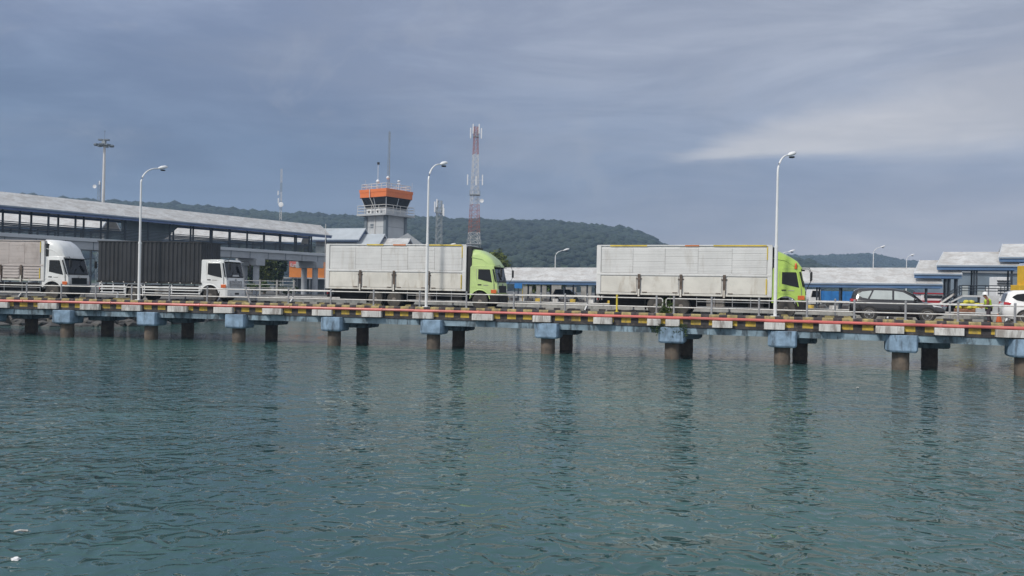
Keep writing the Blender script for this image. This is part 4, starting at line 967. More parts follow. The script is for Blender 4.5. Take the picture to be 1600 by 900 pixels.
def lattice(mb, base, w0, w1, z0, z1, nseg, r_, bands=None, legs=4):
    base = Vector(base); pr = None
    for k in range(nseg + 1):
        f_ = k / nseg; w = w0 + (w1 - w0) * f_ ** .62; z_ = z0 + (z1 - z0) * f_
        cur = [base + Vector((math.cos(a_) * w / 1.414, math.sin(a_) * w / 1.414, z_)) for a_ in [2 * math.pi * (j + .5) / legs + .35 for j in range(legs)]]
        mi = bands[min(k, nseg - 1)] if bands else 0
        if pr:
            for j in range(legs):
                mb.tube([pr[j], cur[j]], r_, 4, mi); mb.tube([pr[j], cur[(j + 1) % legs]], r_ * .6, 4, mi); mb.tube([pr[(j + 1) % legs], cur[j]], r_ * .6, 4, mi)
                mb.tube([cur[j], cur[(j + 1) % legs]], r_ * .6, 4, mi)
        pr = cur
top_c = cen + Vector((at(602.5, 280, TY).x - cen.x, 0, 0))
q = MB(); lattice(q, (top_c.x, top_c.y, 0), .42, .30, tz(293), tz(198), 16, .024, legs=3); q.tube([(top_c.x, top_c.y, tz(215)), (top_c.x, top_c.y, tz(196))], .035, 6); q.build('antenna_mast', M['tower_grey'], ct, True)
q = MB(); q.blob((top_c.x - .1, top_c.y - .4, tz(272)), (.32, .32, .32), 1, 0, 0, 2); q.build('radome', M['white_paint'], ct, True, smooth=60)
q = MB(); x_ = at(589.5, 280, TY).x; q.tube([(x_, cen.y - 3, tz(293)), (x_, cen.y - 3, tz(254))], .05, 6); q.build('pole', M['white_paint'], ct, True)
q = MB(); q.blob((x_, cen.y - 3, tz(281)), (.34, .34, .36), 1, 0, 0, 2); q.build('radome', M['white_paint'], ct, True, smooth=60)
q = MB(); q.box(x_ - .15, x_ + .25, cen.y - 3.2, cen.y - 2.8, tz(254.5), tz(251)); q.build('sensor', M['dark'], ct, True)
x_ = at(621.5, 285, TY).x; q = MB(); q.tube([(x_, cen.y - 2.4, tz(293)), (x_, cen.y - 2.4, tz(281))], .05, 6); q.blob((x_, cen.y - 2.4, tz(279.5)), (.28, .28, .2), 1, 0, 0, 2); q.box(x_ - .3, x_ + .3, cen.y - 2.5, cen.y - 2.3, tz(284), tz(283)); q.build('camera_mount', M['white_paint'], ct, True)
for px, py0 in ((565, 276), (640, 279)):
    x_ = at(px, 285, TY).x; q = MB(); q.tube([(x_, cen.y, tz(292)), (x_, cen.y, tz(py0))], .025, 5); q.build('whip_antenna', M['tower_white'], ct, True)
for k, f_ in enumerate((.74, .30)):               # air conditioners on the balcony against the left face
    p_ = cen - tb_ * 2.95 + ta_ * (2.62 * 2 * f_ - 2.62) + Vector((0, 0, tz(331.4))); q = MB(); q.obox(p_, ta_, tb_, 1.0, .4, .78); q.build('air_conditioner', M['white_paint'], ct, True, bevel=.03)
    q = MB(); d_ = p_ - tb_ * .21 + Vector((0, 0, .4)); q.add([d_ + (ta_ * math.cos(a_) + Vector((0, 0, 1)) * math.sin(a_)) * .28 for a_ in np.linspace(0, 2 * math.pi, 17)[:-1]], [tuple(range(16))]); q.build('fan', M['dark'], ct, True)
fl = cen - tb_ * (A_ / 2) ; p_ = fl + ta_ * .15
q = MB(); q.tube([p_ - tb_ * .08 + Vector((0, 0, GZ + 3)), p_ - tb_ * .08 + Vector((0, 0, tz(332)))], .09, 6); pt = cen + ta_ * .7 - tb_ * 3.62; q.tube([pt + Vector((0, 0, tz(293))), pt + Vector((0, 0, tz(305)))], .08, 6); q.tube([pt + Vector((0, 0, tz(305))), p_ - tb_ * .1 + Vector((0, 0, tz(324))), p_ - tb_ * .1 + Vector((0, 0, tz(333)))], .07, 6); q.build('downpipe', M['tower_white'], ct, True)
for px, w_ in ((588.0, .9),):
    q = MB(); o_ = cen - tb_ * (A_ / 2 + .01) + ta_ * .95 + Vector((0, 0, tz(350.5))); q.obox(o_, ta_, tb_, .85, .05, .42); q.obox(o_ - Vector((0, 0, .38)), ta_, tb_, .7, .05, .22); q.build('name_plate', M['pilaster'], ct, True)
q = MB()
for py in (352,):
    for f_ in (tb_, ): q.obox(cen - tb_ * (A_ / 2 + .006) + Vector((0, 0, tz(py))), ta_, tb_, A_ - .7, .04, .05); q.obox(cen - ta_ * (A_ / 2 + .006) + Vector((0, 0, tz(py))), ta_, tb_, .04, A_ - .7, .05)
q.build('wall_joint', M['pilaster'], ct, True)

# ------------------------------------------------------------------ masts
mx = at(161, 300, 150); zt = at(161, 220, 150).z
fm = thing('floodlight_mast', 'tall white floodlight mast with a ring of lamps, rising behind the left walkway roof', 'mast', (mx.x, 150, GZ))
q = MB(); q.tube([(mx.x, 150, GZ), (mx.x + .1, 150, zt)], .38, 12, 0, .20); q.build('pole', M['tower_white'], fm, True, smooth=50)
q = MB(); q.lathe([(.2, zt - .9), (.55, zt - .7), (.55, zt - .5), (.2, zt - .4)], (mx.x, 150, 0), 'z', 16); q.lathe([(.9, zt - .62), (.95, zt - .58), (.9, zt - .54)], (mx.x, 150, 0), 'z', 20); q.box(mx.x - .3, mx.x + .3, 149.7, 150.3, zt - .3, zt + .45); q.build('head_frame', M['tower_grey'], fm, True)
for k in range(8):
    a_ = 2 * math.pi * k / 8 + .2; c_ = Vector((mx.x + 1.45 * math.cos(a_), 150 + 1.45 * math.sin(a_), zt - .75))
    q = MB(); q.obox(c_, (math.cos(a_), math.sin(a_), 0), (-math.sin(a_), math.cos(a_), 0), .55, .7, .28); q.tube([c_ + Vector((0, 0, .3)), (mx.x, 150, zt - .4)], .05, 5); q.build('floodlight', M['pilaster'], fm, True, bevel=.04)
for dx in (-.55, .55): q = MB(); q.box(mx.x + dx - .45, mx.x + dx + .45, 149.6, 150.2, zt + .28, zt + .55); q.build('floodlight', M['pilaster'], fm, True, bevel=.04)
q = MB(); q.tube([(mx.x + .1, 150, zt + .4), (mx.x + .1, 150, zt + 2.0)], .03, 5); q.lathe([(.02, zt + 2.0), (.13, zt + 2.05), (.02, zt + 2.2)], (mx.x + .1, 150, 0), 'z', 8); q.build('lightning_rod', M['pilaster'], fm, True)

def lat_tower(label, px, pyt, Y, w0, w1, nseg, r_, mats, bands=None, pans=(), plat=(), legs=4, dish=()):
    b_ = at(px, 430, Y); zt_ = at(px, pyt, Y).z; c_ = Vector((b_.x - math.tan(ROLL) * 0, Y, 0))
    rt = thing('lattice_tower', label, 'radio tower', (c_.x, Y, GZ))
    q = MB(); lattice(q, (c_.x, Y, 0), w0, w1, GZ, zt_, nseg, r_, bands, legs); q.build('lattice', mats, rt, True)
    for py, dx, L_ in pans:
        z_ = at(px, py, Y).z; w = w0 + (w1 - w0) * (z_ - GZ) / (zt_ - GZ)
        q = MB(); q.box(c_.x + dx - .13, c_.x + dx + .13, Y - w / 2 - .45, Y - w / 2 - .28, z_ - L_ / 2, z_ + L_ / 2); q.tube([(c_.x + dx, Y - w / 2 - .3, z_), (c_.x, Y, z_)], .04, 4); q.build('antenna_panel', M['white_paint'], rt, True, bevel=.03)
    for py, e_ in plat:
        z_ = at(px, py, Y).z; w = w0 + (w1 - w0) * (z_ - GZ) / (zt_ - GZ) + e_
        q = MB(); q.obox((c_.x, Y, z_), (1, 0, 0), (0, 1, 0), w, w, .12)
        for u in (-1, 0, 1):
            for v in (-1, 1): q.tube([(c_.x + u * w / 2, Y + v * w / 2, z_), (c_.x + u * w / 2, Y + v * w / 2, z_ + 1.1)], .035, 4)
        for v in (-1, 1): q.tube([(c_.x - w / 2, Y + v * w / 2, z_ + 1.1), (c_.x + w / 2, Y + v * w / 2, z_ + 1.1)], .035, 4); q.tube([(c_.x + v * w / 2, Y - w / 2, z_ + 1.1), (c_.x + v * w / 2, Y + w / 2, z_ + 1.1)], .035, 4)
        q.build('platform', M['tower_grey'], rt, True)
    for py, dx, r2 in dish:
        z_ = at(px, py, Y).z; q = MB(); q.lathe([(.02, .1), (r2 * .7, .05), (r2, -.12), (r2 * .95, -.14), (.02, -.02)], (c_.x + dx, Y - .7, z_), 'y', 16); q.build('dish', M['white_paint'], rt, True, smooth=50)
    return rt
nb = 30
bands = []
for k in range(nb):
    f_ = k / nb; bands.append(0 if (f_ < .24 or .38 < f_ < .56 or f_ > .84) else 1)
lat_tower('tall red and white lattice radio tower behind the middle green truck', 739.5, 196, 200, 4.0, .85, nb, .05, [M['tower_red'], M['tower_white']], bands, pans=((207, -1.3, 2.6), (207, 1.4, 2.6), (200, -.7, 2.4), (200, .8, 2.4), (280, -1.8, 2.6), (280, 1.9, 2.6), (281, .3, 2.4)), plat=((380, .6), (303, .4), (212, .3)), dish=((312, 1.8, .5),))
lat_tower('short grey lattice tower with white panel antennas right of the control tower', 684.5, 312, 180, 1.9, 1.0, 14, .06, [M['tower_grey']], None, pans=((322, -.95, 2.4), (326, .95, 2.4), (316, -.5, 1.8), (330, 1.1, 1.8)), plat=((331, .5),))
lat_tower('slim guyed radio mast with a white drum, above the middle of the walkway roof', 437, 262, 220, .85, .35, 26, .045, [M['tower_grey'], M['tower_white']], [0 if (k // 2) % 2 else 1 for k in range(26)], legs=3, pans=((300, -.7, 1.2), (312, -.6, 1.4)), dish=((318, .2, .7),))
lat_tower('small pale lattice mast with a white dish, just left of the floodlight mast', 153, 283, 210, .9, .6, 20, .045, [M['tower_grey']], None, legs=3, dish=((290, -.9, .5),), pans=((284, .3, 1.0),))
fg = 'distant lamps beyond the bridge'
for px, py, Y, ar, lab in ((867, 389, 130, 1.4, 'far white street lamp rising above the low canopy roof before the hill'), (684, 381, 120, 1.7, 'far street lamp whose head just clears the middle silver truck box'),
                     (1216, 391, 120, 1.7, 'far street lamp whose head peeks over the rightmost green cab'), (1364, 384, 150, 1.5, 'far street lamp with a long arm above the low canopy, over the black people carrier'), (1416, 397, 170, .9, 'very distant thin lamp left of the stepped canopies')):
    b_ = at(px, 440, Y); lamp_thing(lab, (b_.x, Y, GZ), at(px, py, Y).z - GZ, ar, R(10), fg, .11, 1.3)
# two lamps in front of the raised walkway: thin white poles by the stepped terminal
for px, pt_, lab in ((508, 348, 'thin white pole with a small cross-arm in front of the walkway roof end'),):
    b_ = at(px, 400, 117); q = MB(); q.tube([(b_.x, 117, GZ), (b_.x, 117, at(px, pt_, 117).z)], .05, 6); z_ = at(px, 358, 117).z; q.box(b_.x - .45, b_.x + .75, 116.95, 117.05, z_, z_ + .06); tag(q.build('signal_pole', M['tower_white']), lab, 'pole')

# ------------------------------------------------------------------ low canopy and stepped shelters on the right
def cl(px, off=0, z=4):
    """point on the canopy line (shifted off metres back) seen at photo column px"""
    lo, hi = -20, 90
    for _ in range(45):
        m_ = (lo + hi) / 2; yv = canopy_y(m_) + off * 1.11
        if proj((m_, yv, z))[0] < px: lo = m_
        else: hi = m_
    return Vector((lo, canopy_y(lo) + off * 1.11, 0))
cd = Vector((1, -.48, 0)).normalized(); cn = Vector((.433, .90, 0))
def shelter(name, label, cat, pxa, pxb, ze0, ze1, rise, hw, post_px, floor, hip=(.0, .0), back=True):
    a_, c_ = cl(pxa), cl(pxb); rt = thing(name, label, cat, ((a_.x + c_.x) / 2, (a_.y + c_.y) / 2 + hw, GZ))
    gable(rt, a_ + cn * hw, c_ + cn * hw, hw, ze0, rise, m=M['roof'], fm=M['fascia'], fh=.46, ze1=ze1, hip0=hip[0], hip1=hip[1])
    for px in post_px:
        for o in ((.35, 2 * hw - .4) if back else (.35,)):
            b0 = cl(px) + cn * o; f_ = (b0.x - a_.x) / (c_.x - a_.x)
            q = MB(); q.obox(b0 + Vector((0, 0, floor)), cd, cn, .16, .16, ze0 + (ze1 - ze0) * f_ - floor + .05); q.build('post', M['steel_dark'], rt, True)
    return rt
eav = lambda px, py: HC + (451 + math.tan(ROLL) * (px - 800) - py) * cl(px).y / FPX
low_posts = list(range(700, 1470, 18)); 
shelter('covered_walkway', 'long low pale-roofed canopy with blue eaves on the far quay, behind both green trucks', 'canopy', 690, 1472, eav(760, 438.5), eav(1440, 443.5), 1.70, 1.9, [p_ for p_ in low_posts[::1] if not (1395 < p_ < 1450)][::2] + [1448], GZ, hip=(.1, .5))
shelter('stair_shelter', 'lowest of the three stepped canopies at right, over the striped stairs', 'shelter', 1428, 1502, eav(1460, 428), eav(1460, 428), 1.45, 1.75, (1478, 1484, 1495), GZ + .6, hip=(.55, .2))
shelter('stair_shelter', 'middle stepped canopy at right, over the railed landing with the concrete base', 'shelter', 1463, 1592, eav(1525, 415), eav(1525, 415), 1.45, 1.8, (1522, 1526, 1581), 3.9, hip=(.7, .2))
shelter('stair_shelter', 'highest stepped canopy, cut by the right edge of the picture', 'shelter', 1560, 1680, eav(1580, 402), eav(1580, 402), 1.4, 1.8, (1640, 1672), 3.9, hip=(.5, .2))
# landing with concrete base, opening below, handrails
ld = thing('stair_landing', 'pale concrete landing with dark openings below and dark handrails, behind the worker', 'landing', cl(1540) * 1.0 + Vector((0, 0, GZ)))
L0, L1 = cl(1505), cl(1690)
lp = lambda px, o, z: cl(px) + cn * o + Vector((0, 0, z))
q = MB(); q.hexa([lp(1505, .1, 3.72), lp(1690, .1, 3.72), lp(1690, 3.4, 3.72), lp(1505, 3.4, 3.72), lp(1505, .1, 3.9), lp(1690, .1, 3.9), lp(1690, 3.4, 3.9), lp(1505, 3.4, 3.9)]); q.build('slab', M['board'], ld, True)
q = MB(); q.hexa([lp(1476, .1, 2.75), lp(1505, .1, 3.72), lp(1505, 3.4, 3.72), lp(1476, 3.4, 2.75), lp(1474, .1, 2.85), lp(1505, .1, 3.9), lp(1505, 3.4, 3.9), lp(1474, 3.4, 2.85)]); q.build('stair_flight', M['board'], ld, True)
q = MB(); q.hexa([lp(1532, .05, GZ), lp(1561, .05, GZ), lp(1561, 3.2, GZ), lp(1532, 3.2, GZ), lp(1532, .05, 3.715), lp(1561, .05, 3.715), lp(1561, 3.2, 3.715), lp(1532, 3.2, 3.715)]); q.build('base_wall', M['board'], ld, True)
q = MB(); q.hexa([lp(1480, 3.0, GZ), lp(1690, 3.0, GZ), lp(1690, 3.3, GZ), lp(1480, 3.3, GZ), lp(1486, 3.0, 3.1), lp(1690, 3.0, 3.71), lp(1690, 3.3, 3.71), lp(1486, 3.3, 3.1)]); q.build('opening_shade', M['dark'], ld, True)  # black sheet painted in place of the shade inside the openings
q = MB()
for o in (.15, 3.3):
    for z in (.45, .72, .98):
        q.tube([lp(1470, o, 2.75 + z - .25), lp(1503, o, 3.9 + z), lp(1690, o, 3.9 + z)], .035, 6)
    for px in (1476, 1490, 1503, 1520, 1545, 1570, 1595, 1625): q.tube([lp(px, o, 2.8 if px < 1500 else 3.9), lp(px, o, 4.88 if px > 1500 else 3.6 + (px - 1476) / 27)], .035, 6)
q.build('handrail', M['steel_dark'], ld, True)
# striped stair stringers
st = MB()
for k in range(4):
    for j in range(7):
        f0, f1 = j / 7, (j + 1) / 7; a_ = lambda f_: lp(1456 + 34 * f_ + k * 2.2, .1 + k * .9, GZ + .1 + 1.55 * f_)
        st.hexa([a_(f0), a_(f1), a_(f1) + cn * .25, a_(f0) + cn * .25, a_(f0) + Vector((0, 0, .22)), a_(f1) + Vector((0, 0, .22)), a_(f1) + cn * .25 + Vector((0, 0, .22)), a_(f0) + cn * .25 + Vector((0, 0, .22))], (j + k) % 2 if k else 1)
tag(st.build('striped_stairs', [M['kerb_black'], M['kerb_white']]), 'black and white striped stair stringers climbing to the landing right of the black people carrier', 'stairs')

# quay furniture -------------------------------------------------------------
qn = 0
for x in np.arange(-14, 34, .95):                 # painted kerb blocks on the quay edge
    c_ = Vector((x, canopy_y(x) - 6.9, GZ)); q = MB()
    q.obox(c_, cd, cn, .62 if qn % 3 else .8, .3, .42)
    m_ = [M['kerb_white'], M['kerb_black'], M['kerb_yellow'], M['kerb_black']][qn % 4]
    o = q.build('quay_kerb_block', m_, bevel=.04); qn += 1
    tag(o, {0: 'white', 1: 'black', 2: 'yellow', 3: 'black'}[(qn - 1) % 4] + ' painted concrete block in the row along the far quay edge, seen through the railings', 'kerb block', 'painted blocks on the quay edge')
q = MB(); 
pts = [(x, canopy_y(x) - 7.45) for x in np.linspace(-14, 60, 20)]
q.loft([[Vector((x, y - .25, 1.55)), Vector((x, y + .3, 1.55)), Vector((x, y + .3, GZ + .06)), Vector((x, y - .25, GZ + .06))] for x, y in pts]); tag(q.build('quay_coping', M['concrete']), 'pale concrete coping of the far quay, seen low between the railing bars', 'quay')
for i, x in enumerate(np.arange(-13, 33, 3.3)):
    c_ = Vector((x, canopy_y(x) - 8.0, .2)); q = MB(); q.obox(c_, cd, cn, 1.15, .5, 1.35); tag(q.build('quay_fender', M['concrete'], bevel=.05), 'pale block fender hung on the far quay wall, one of an even row', 'fender', 'fenders on the quay wall')
for i, x in enumerate(np.linspace(2.0, 13.5, 7)):  # grey wall panels under the canopy
    c_ = Vector((x, 107 - .35 * x, GZ)); q = MB(); q.obox(c_, cd, cn, 1.45, .14, 1.75 + .12 * (i % 3)); q.obox(c_ + Vector((0, 0, 1.76 + .12 * (i % 3))), cd, cn, 1.52, .22, .07)
    tag(q.build('wall_panel', M['grey_panel'], bevel=.02), 'grey weathered concrete panel standing under the low canopy between the two green trucks', 'panel', 'grey panels under the canopy')
def blue_board():
    b0 = at(811, 445, 92); q = MB(); q.box(b0.x - .52, b0.x + .38, 91.95, 92.05, at(811, 448.5, 92).z, at(811, 440.5, 92).z); r0 = thing('sign_board', 'plain bright blue board on posts in front of the middle green truck', 'sign', (b0.x, 92, GZ)); q.build('board', M['blue'], r0, True)
    for dx in (-.5, .42): q = MB(); q.tube([(b0.x + dx, 92.1, GZ), (b0.x + dx, 92.1, at(811, 441, 92).z)], .05, 6); q.build('post', M['kerb_yellow'] if dx > 0 else M['steel_dark'], r0, True)
blue_board()
# blue truck parked behind the canopy
p0, p1 = at(1284, 468, 95), at(1352, 468, 95)
bt = thing('flatbed_truck', 'parked truck with a bright blue cargo body, behind the black people carrier', 'truck', ((p0.x + p1.x) / 2, 96, GZ))
zb_, zt_ = p0.z, at(1284, 452.5, 95).z
q = MB(); q.box(p0.x, p1.x, 95, 97.3, zb_, zt_); 
for x in np.arange(p0.x + .1, p1.x, .85): q.box(x, x + .1, 94.94, 95.01, zb_, zt_ + .02)
q.build('cargo_body', M['blue'], bt, True)
q = MB(); q.box(p0.x - .1, p1.x + .1, 95.2, 97.1, zb_ - .28, zb_ - .01); q.build('chassis', M['chassis'], bt, True)
q = MB(); q.prism([(p0.x - 1.5, 95.05, zb_ - .4), (p0.x - .12, 95.05, zb_ - .4), (p0.x - .12, 95.05, zt_ + .15), (p0.x - 1.15, 95.05, zt_ + .15), (p0.x - 1.45, 95.05, zb_ + .4)], (0, 2.1, 0)); q.build('cab', M['cab_white'], bt, True, bevel=.06)
q = MB(); q.prism([(p0.x - 1.25, 95.03, zb_ + .42), (p0.x - .4, 95.03, zb_ + .42), (p0.x - .4, 95.03, zt_), (p0.x - 1.1, 95.03, zt_)], (0, .03, 0)); q.build('side_window', M['glass'], bt, True)
for x in (p0.x - .8, p0.x + 1.0, p1.x - 1.0):
    q = MB(); q.lathe([(.2, -.14), (.42, -.14), (.45, 0), (.42, .14), (.2, .14)], (x, 95.2, GZ + .45), 'y', 18); w_ = q.build('wheel', M['tyre'], bt, True); q = MB(); q.lathe([(.22, -.13), (.12, -.06), (.02, -.1)], (x, 95.2, GZ + .45), 'y', 14); q.build('rim', M['rim'], w_, True)
# small cars far under the canopy, red and white
def far_car(px, Y, m, lab, L=3.9, flip=False):
    b_ = at(px, 460, Y); r0 = thing('parked_car', lab, 'car', (b_.x, Y, GZ), R(-20), 'cars parked beyond the canopy')
    q = MB(); q.loft([[(x, -hw, z0), (x, -hw, z1 - .1), (x, -hw + .12, z1), (x, hw - .12, z1), (x, hw, z1 - .1), (x, hw, z0)] for x, hw, z0, z1 in ((-L / 2, .7, .4, .8), (-L / 2 + .2, .82, .28, .95), (L / 2 - .5, .82, .28, .88), (L / 2, .65, .4, .7))]); q.build('body', m, r0, smooth=40)
    q = MB(); q.loft([[(x, -.78, .9), (x, -.64, z), (x, .64, z), (x, .78, .9)] for x, z in ((-L / 2 + .15, 1.0), (-L / 2 + .4, 1.5), (.35, 1.5), (1.0, .95))]); q.build('cabin', M['glass'], r0, smooth=40)
    q = MB(); q.loft([[(x, -.62, 1.495), (x, -.6, z), (x, .6, z), (x, .62, 1.495)] for x, z in ((-L / 2 + .38, 1.50), (-.6, 1.55), (.36, 1.51))]); q.build('roof_panel', m, r0)
    for x in (-L / 2 + .7, L / 2 - .75):
        for y in (-.78, .78): q = MB(); q.lathe([(.12, -.1), (.29, -.1), (.31, 0), (.29, .1), (.12, .1)], (x, y, .31), 'y', 16); q.build('wheel', M['tyre'], r0)
    return r0
far_car(1318, 112, M['lamp_red'], 'far red car glimpsed under the canopy behind the blue cargo body')
far_car(1300, 118, M['car_white'], 'far white car glimpsed under the canopy above the blue cargo body')
far_car(1262, 104, M['car_white'], 'white car under the canopy just right of the rightmost green cab')
far_car(888, 101, M['car_white'], 'white car under the canopy midway between the two green trucks')
# red and white boat at right and a pale ferry behind
bx = at(1462, 460, 92); fb = thing('patrol_boat', 'small red and white boat seen beside the striped stairs', 'boat', (bx.x, 92, GZ))
q = MB(); rings = [[(x, 92 - w_, 2.6), (x, 92 - w_ * 1.1, 3.2), (x, 92 + w_ * 1.1, 3.2), (x, 92 + w_, 2.6)] for x, w_ in ((bx.x - 2.2, .9), (bx.x + .6, .9), (bx.x + 2.0, .2))]; q.loft(rings); q.build('hull', M['lamp_red'], fb, True)
q = MB(); q.box(bx.x - 2.0, bx.x + .7, 91.3, 92.7, 3.2, 4.0); q.build('cabin', M['white_paint'], fb, True, bevel=.08)
q = MB(); q.box(bx.x - 1.7, bx.x + .4, 91.27, 91.3, 3.5, 3.85); q.build('window', M['glass'], fb, True)
q = MB(); q.box(bx.x - 2.2, bx.x + .9, 91.2, 92.8, 4.0, 4.12); q.build('roof', M['lamp_red'], fb, True)
q = MB(); q.box(bx.x - 1.8, bx.x - 1.5, 91.5, 91.8, GZ, 2.62); q.box(bx.x + .2, bx.x + .5, 91.5, 91.8, GZ, 2.62); q.box(bx.x - 1.8, bx.x - 1.5, 92.3, 92.6, GZ, 2.62); q.build('cradle', M['chassis'], fb, True)
w0_, w1_ = at(1474, 440, 104), at(1700, 440, 104)
wl = thing('quay_building', 'dull blue-grey building wall filling the view under the stepped canopies', 'building', ((w0_.x + w1_.x) / 2, 106, GZ))
q = MB(); q.box(w0_.x, w1_.x, 104, 109, GZ, at(1500, 424, 104).z); q.build('wall', M['blue_wall'], wl, True)
q = MB(); q.box(w0_.x - .3, w1_.x + .3, 103.7, 109.3, at(1500, 424, 104).z, at(1500, 424, 104).z + .25); q.build('roof', M['roof_dark'], wl, True)
for k, (px, w_, h_) in enumerate(((1508, .8, 1.4), (1537, 1.6, .9), (1549, 1.0, .9), (1590, 1.2, 1.6))):
    c_ = at(px, 455, 103.9); q = MB(); q.box(c_.x - w_ / 2, c_.x + w_ / 2, 103.93, 104.02, 3.8, 3.8 + h_); q.build('window', M['glass_pale'], wl, True)
c_ = at(1566, 445, 100); fs_ = thing('ferry_cabin', 'white slatted ship cabin seen under the middle stepped canopy', 'ship', (c_.x, 100, GZ))
q = MB(); q.box(c_.x - 1.0, c_.x + 1.0, 99.5, 102, GZ, 5.0); q.box(c_.x - .75, c_.x + .75, 99.7, 101.5, 5.0, 6.3); q.build('deckhouse', M['white_paint'], fs_, True, bevel=.05)
for z in (4.2, 4.6, 5.4, 5.75): q = MB(); q.box(c_.x - .85, c_.x + .85, 99.44, 99.5 if z < 5 else 99.7, z, z + .14); q.build('window', M['glass'], fs_, True)
# yellow crane at the right edge
yc = at(1600, 440, 70); cr_ = thing('quay_crane', 'yellow boxy crane mast cut by the right edge of the picture', 'crane', (yc.x + .5, 70, GZ))
q = MB(); q.box(yc.x - .25, yc.x + 1.2, 69.5, 70.6, 3.0, 6.55); q.build('mast', M['yellow'], cr_, True, bevel=.05)
q = MB(); q.box(yc.x - .75, yc.x + 1.2, 69.4, 70.7, 4.15, 4.85); q.box(yc.x - .5, yc.x + 1.2, 69.45, 70.65, 3.2, 4.15); q.build('machinery_box', M['yellow'], cr_, True, bevel=.04)
q = MB(); q.box(yc.x - .5, yc.x + 1.5, 69.2, 70.9, GZ, 3.2); q.build('base', M['chassis'], cr_, True, bevel=.04)
q = MB(); q.tube([(yc.x - .2, 69.9, 4.3), (yc.x - 1.0, 69.9, 3.3)], .06, 6); q.build('strut', M['brown'], cr_, True)
# crates and sacks
hp = at(1514, 490, 71)
def rest(px, w_, d_, h_, z, m, name, lab, cat, grp=None, Y=71, bev=.03):
    c_ = at(px, 480, Y); q = MB(); q.obox((c_.x, Y, z), cd, cn, w_, d_, h_)
    for k in range(3): q.obox((c_.x - cn.x * (d_ / 2 + .01), Y - cn.y * (d_ / 2 + .01), z + h_ * (k + .25) / 3), cd, cn, w_ + .02, .03, h_ / 5)
    return tag(q.build(name, m, bevel=bev), lab, cat, grp)
rest(1501, 1.0, 1.1, .45, GZ, M['brown'], 'wooden_crate', 'brown wooden crate below the left of the yellow sacks, beside the car bonnet', 'crate')
rest(1521, 1.2, 1.1, .44, GZ, M['brown'], 'wooden_crate', 'brown wooden crate under the middle of the yellow sack heap', 'crate')
rest(1533, .8, .8, .55, GZ, M['board'], 'pale_box', 'pale grey box beside the crates, just left of the worker', 'box', Y=69.5)
rs = random.Random(9)
for i in range(16):
    lv = i // 7; px = 1498 + (i % 7) * 5.2 + lv * 5 + rs.uniform(-1, 1)
    if lv == 2: px = 1510 + (i - 14) * 8
    c_ = at(px, 475, 71 + rs.uniform(-.3, .3)); q = MB(); q.blob((c_.x, c_.y, GZ + .58 + lv * .25), (.26, .30, .17), i, 0, .12, 2)
    tag(q.build('sack', M['sack'], smooth=60), 'yellow-green sack in the heap on the brown crates under the landing', 'sack', 'yellow sacks on the crates')
def cone(px, off, lab, m):
    s_ = s_at(px, off, 2.5); b_ = br(s_, off, ROAD_Z); r0 = thing('traffic_cone', lab, 'traffic cone', b_)
    q = MB(); q.lathe([(.16, .03), (.035, .62), (.01, .62)], (0, 0, 0), 'z', 16); q.build('cone_body', m, r0, smooth=40)
    q = MB(); q.box(-.2, .2, -.2, .2, 0, .035); q.build('base', M['dark'], r0, bevel=.01)
    q = MB(); q.lathe([(.119, .22), (.090, .36)], (0, 0, 0), 'z', 16); q.build('band', M['white_paint'], r0)
cone(1561, 4.6, 'orange traffic cone beside the tail of the white car', M['lamp_orange'])
cone(184, .95, 'small grey-blue cone on the kerb below the black truck box', M['girder_grey'])

# orange kiosk, fence, far left middle
KY = 126
ox0, ox1 = at(449, 420, KY), at(502, 420, KY)
kz0, kz1 = at(449, 431, KY).z, at(449, 403, KY).z
ks_ = thing('kiosk', 'orange-fronted kiosk with white lettering and a flat awning, under the raised walkway', 'kiosk', ((ox0.x + ox1.x) / 2, KY + 2, GZ))
q = MB(); q.box(ox0.x + .3, ox1.x + 1, KY, KY + 4, kz0, kz1); q.build('upper_front', M['orange_dark'], ks_, True)
q = MB(); q.box(ox0.x + .3, ox0.x + 3.4, KY - .07, KY, kz1 - 1.15, kz1 - .05); q.build('sign_panel', M['pink'], ks_, True)
fc = bpy.data.curves.new('lettering', 'FONT'); fc.body = 'Kantilan'; fc.size = .92; fc.extrude = .02; fc.align_x = 'CENTER'
fo = bpy.data.objects.new('lettering', fc); COL.objects.link(fo); dg = bpy.context.evaluated_depsgraph_get()
me_ = bpy.data.meshes.new_from_object(fo.evaluated_get(dg)); bpy.data.objects.remove(fo)
lt = bpy.data.objects.new('lettering', me_); COL.objects.link(lt); lt.parent = ks_; me_.materials.append(M['white_paint'])
lt.rotation_euler = (R(90), 0, 0); lt.scale = (.52, 1, 1)
tx = at(461.5, 415.2, KY - .1); lt.location = tx - ks_.location
q = MB(); q.box(ox0.x - .6, ox1.x + 1, KY - 1.4, KY + 1, kz0 - .22, kz0 - .02); q.build('awning', M['strip_grey'], ks_, True)
q = MB(); q.box(ox0.x + .8, ox1.x + 1, KY + 1, KY + 4, GZ, kz0 - .03); q.build('lower_wall', M['pilaster'], ks_, True)
for x in (ox0.x - .3, ox0.x + 1.9, ox0.x + 3.9): q = MB(); q.tube([(x, KY - 1.2, GZ), (x, KY - 1.2, kz0 - .2)], .08, 8); q.build('post', M['girder_grey'], ks_, True)
fx0, fx1 = at(380, 445, 99), at(462, 445, 99)
fn = thing('fence', 'low fence with concrete posts and a top wire before the shrubs, under the raised walkway', 'fence', ((fx0.x + fx1.x) / 2, 99, GZ))
for x in np.arange(fx0.x, fx1.x, 2.1): q = MB(); q.box(x - .09, x + .09, 98.9, 99.1, GZ, GZ + 2.0); q.build('post', M['grey_panel'], fn, True)
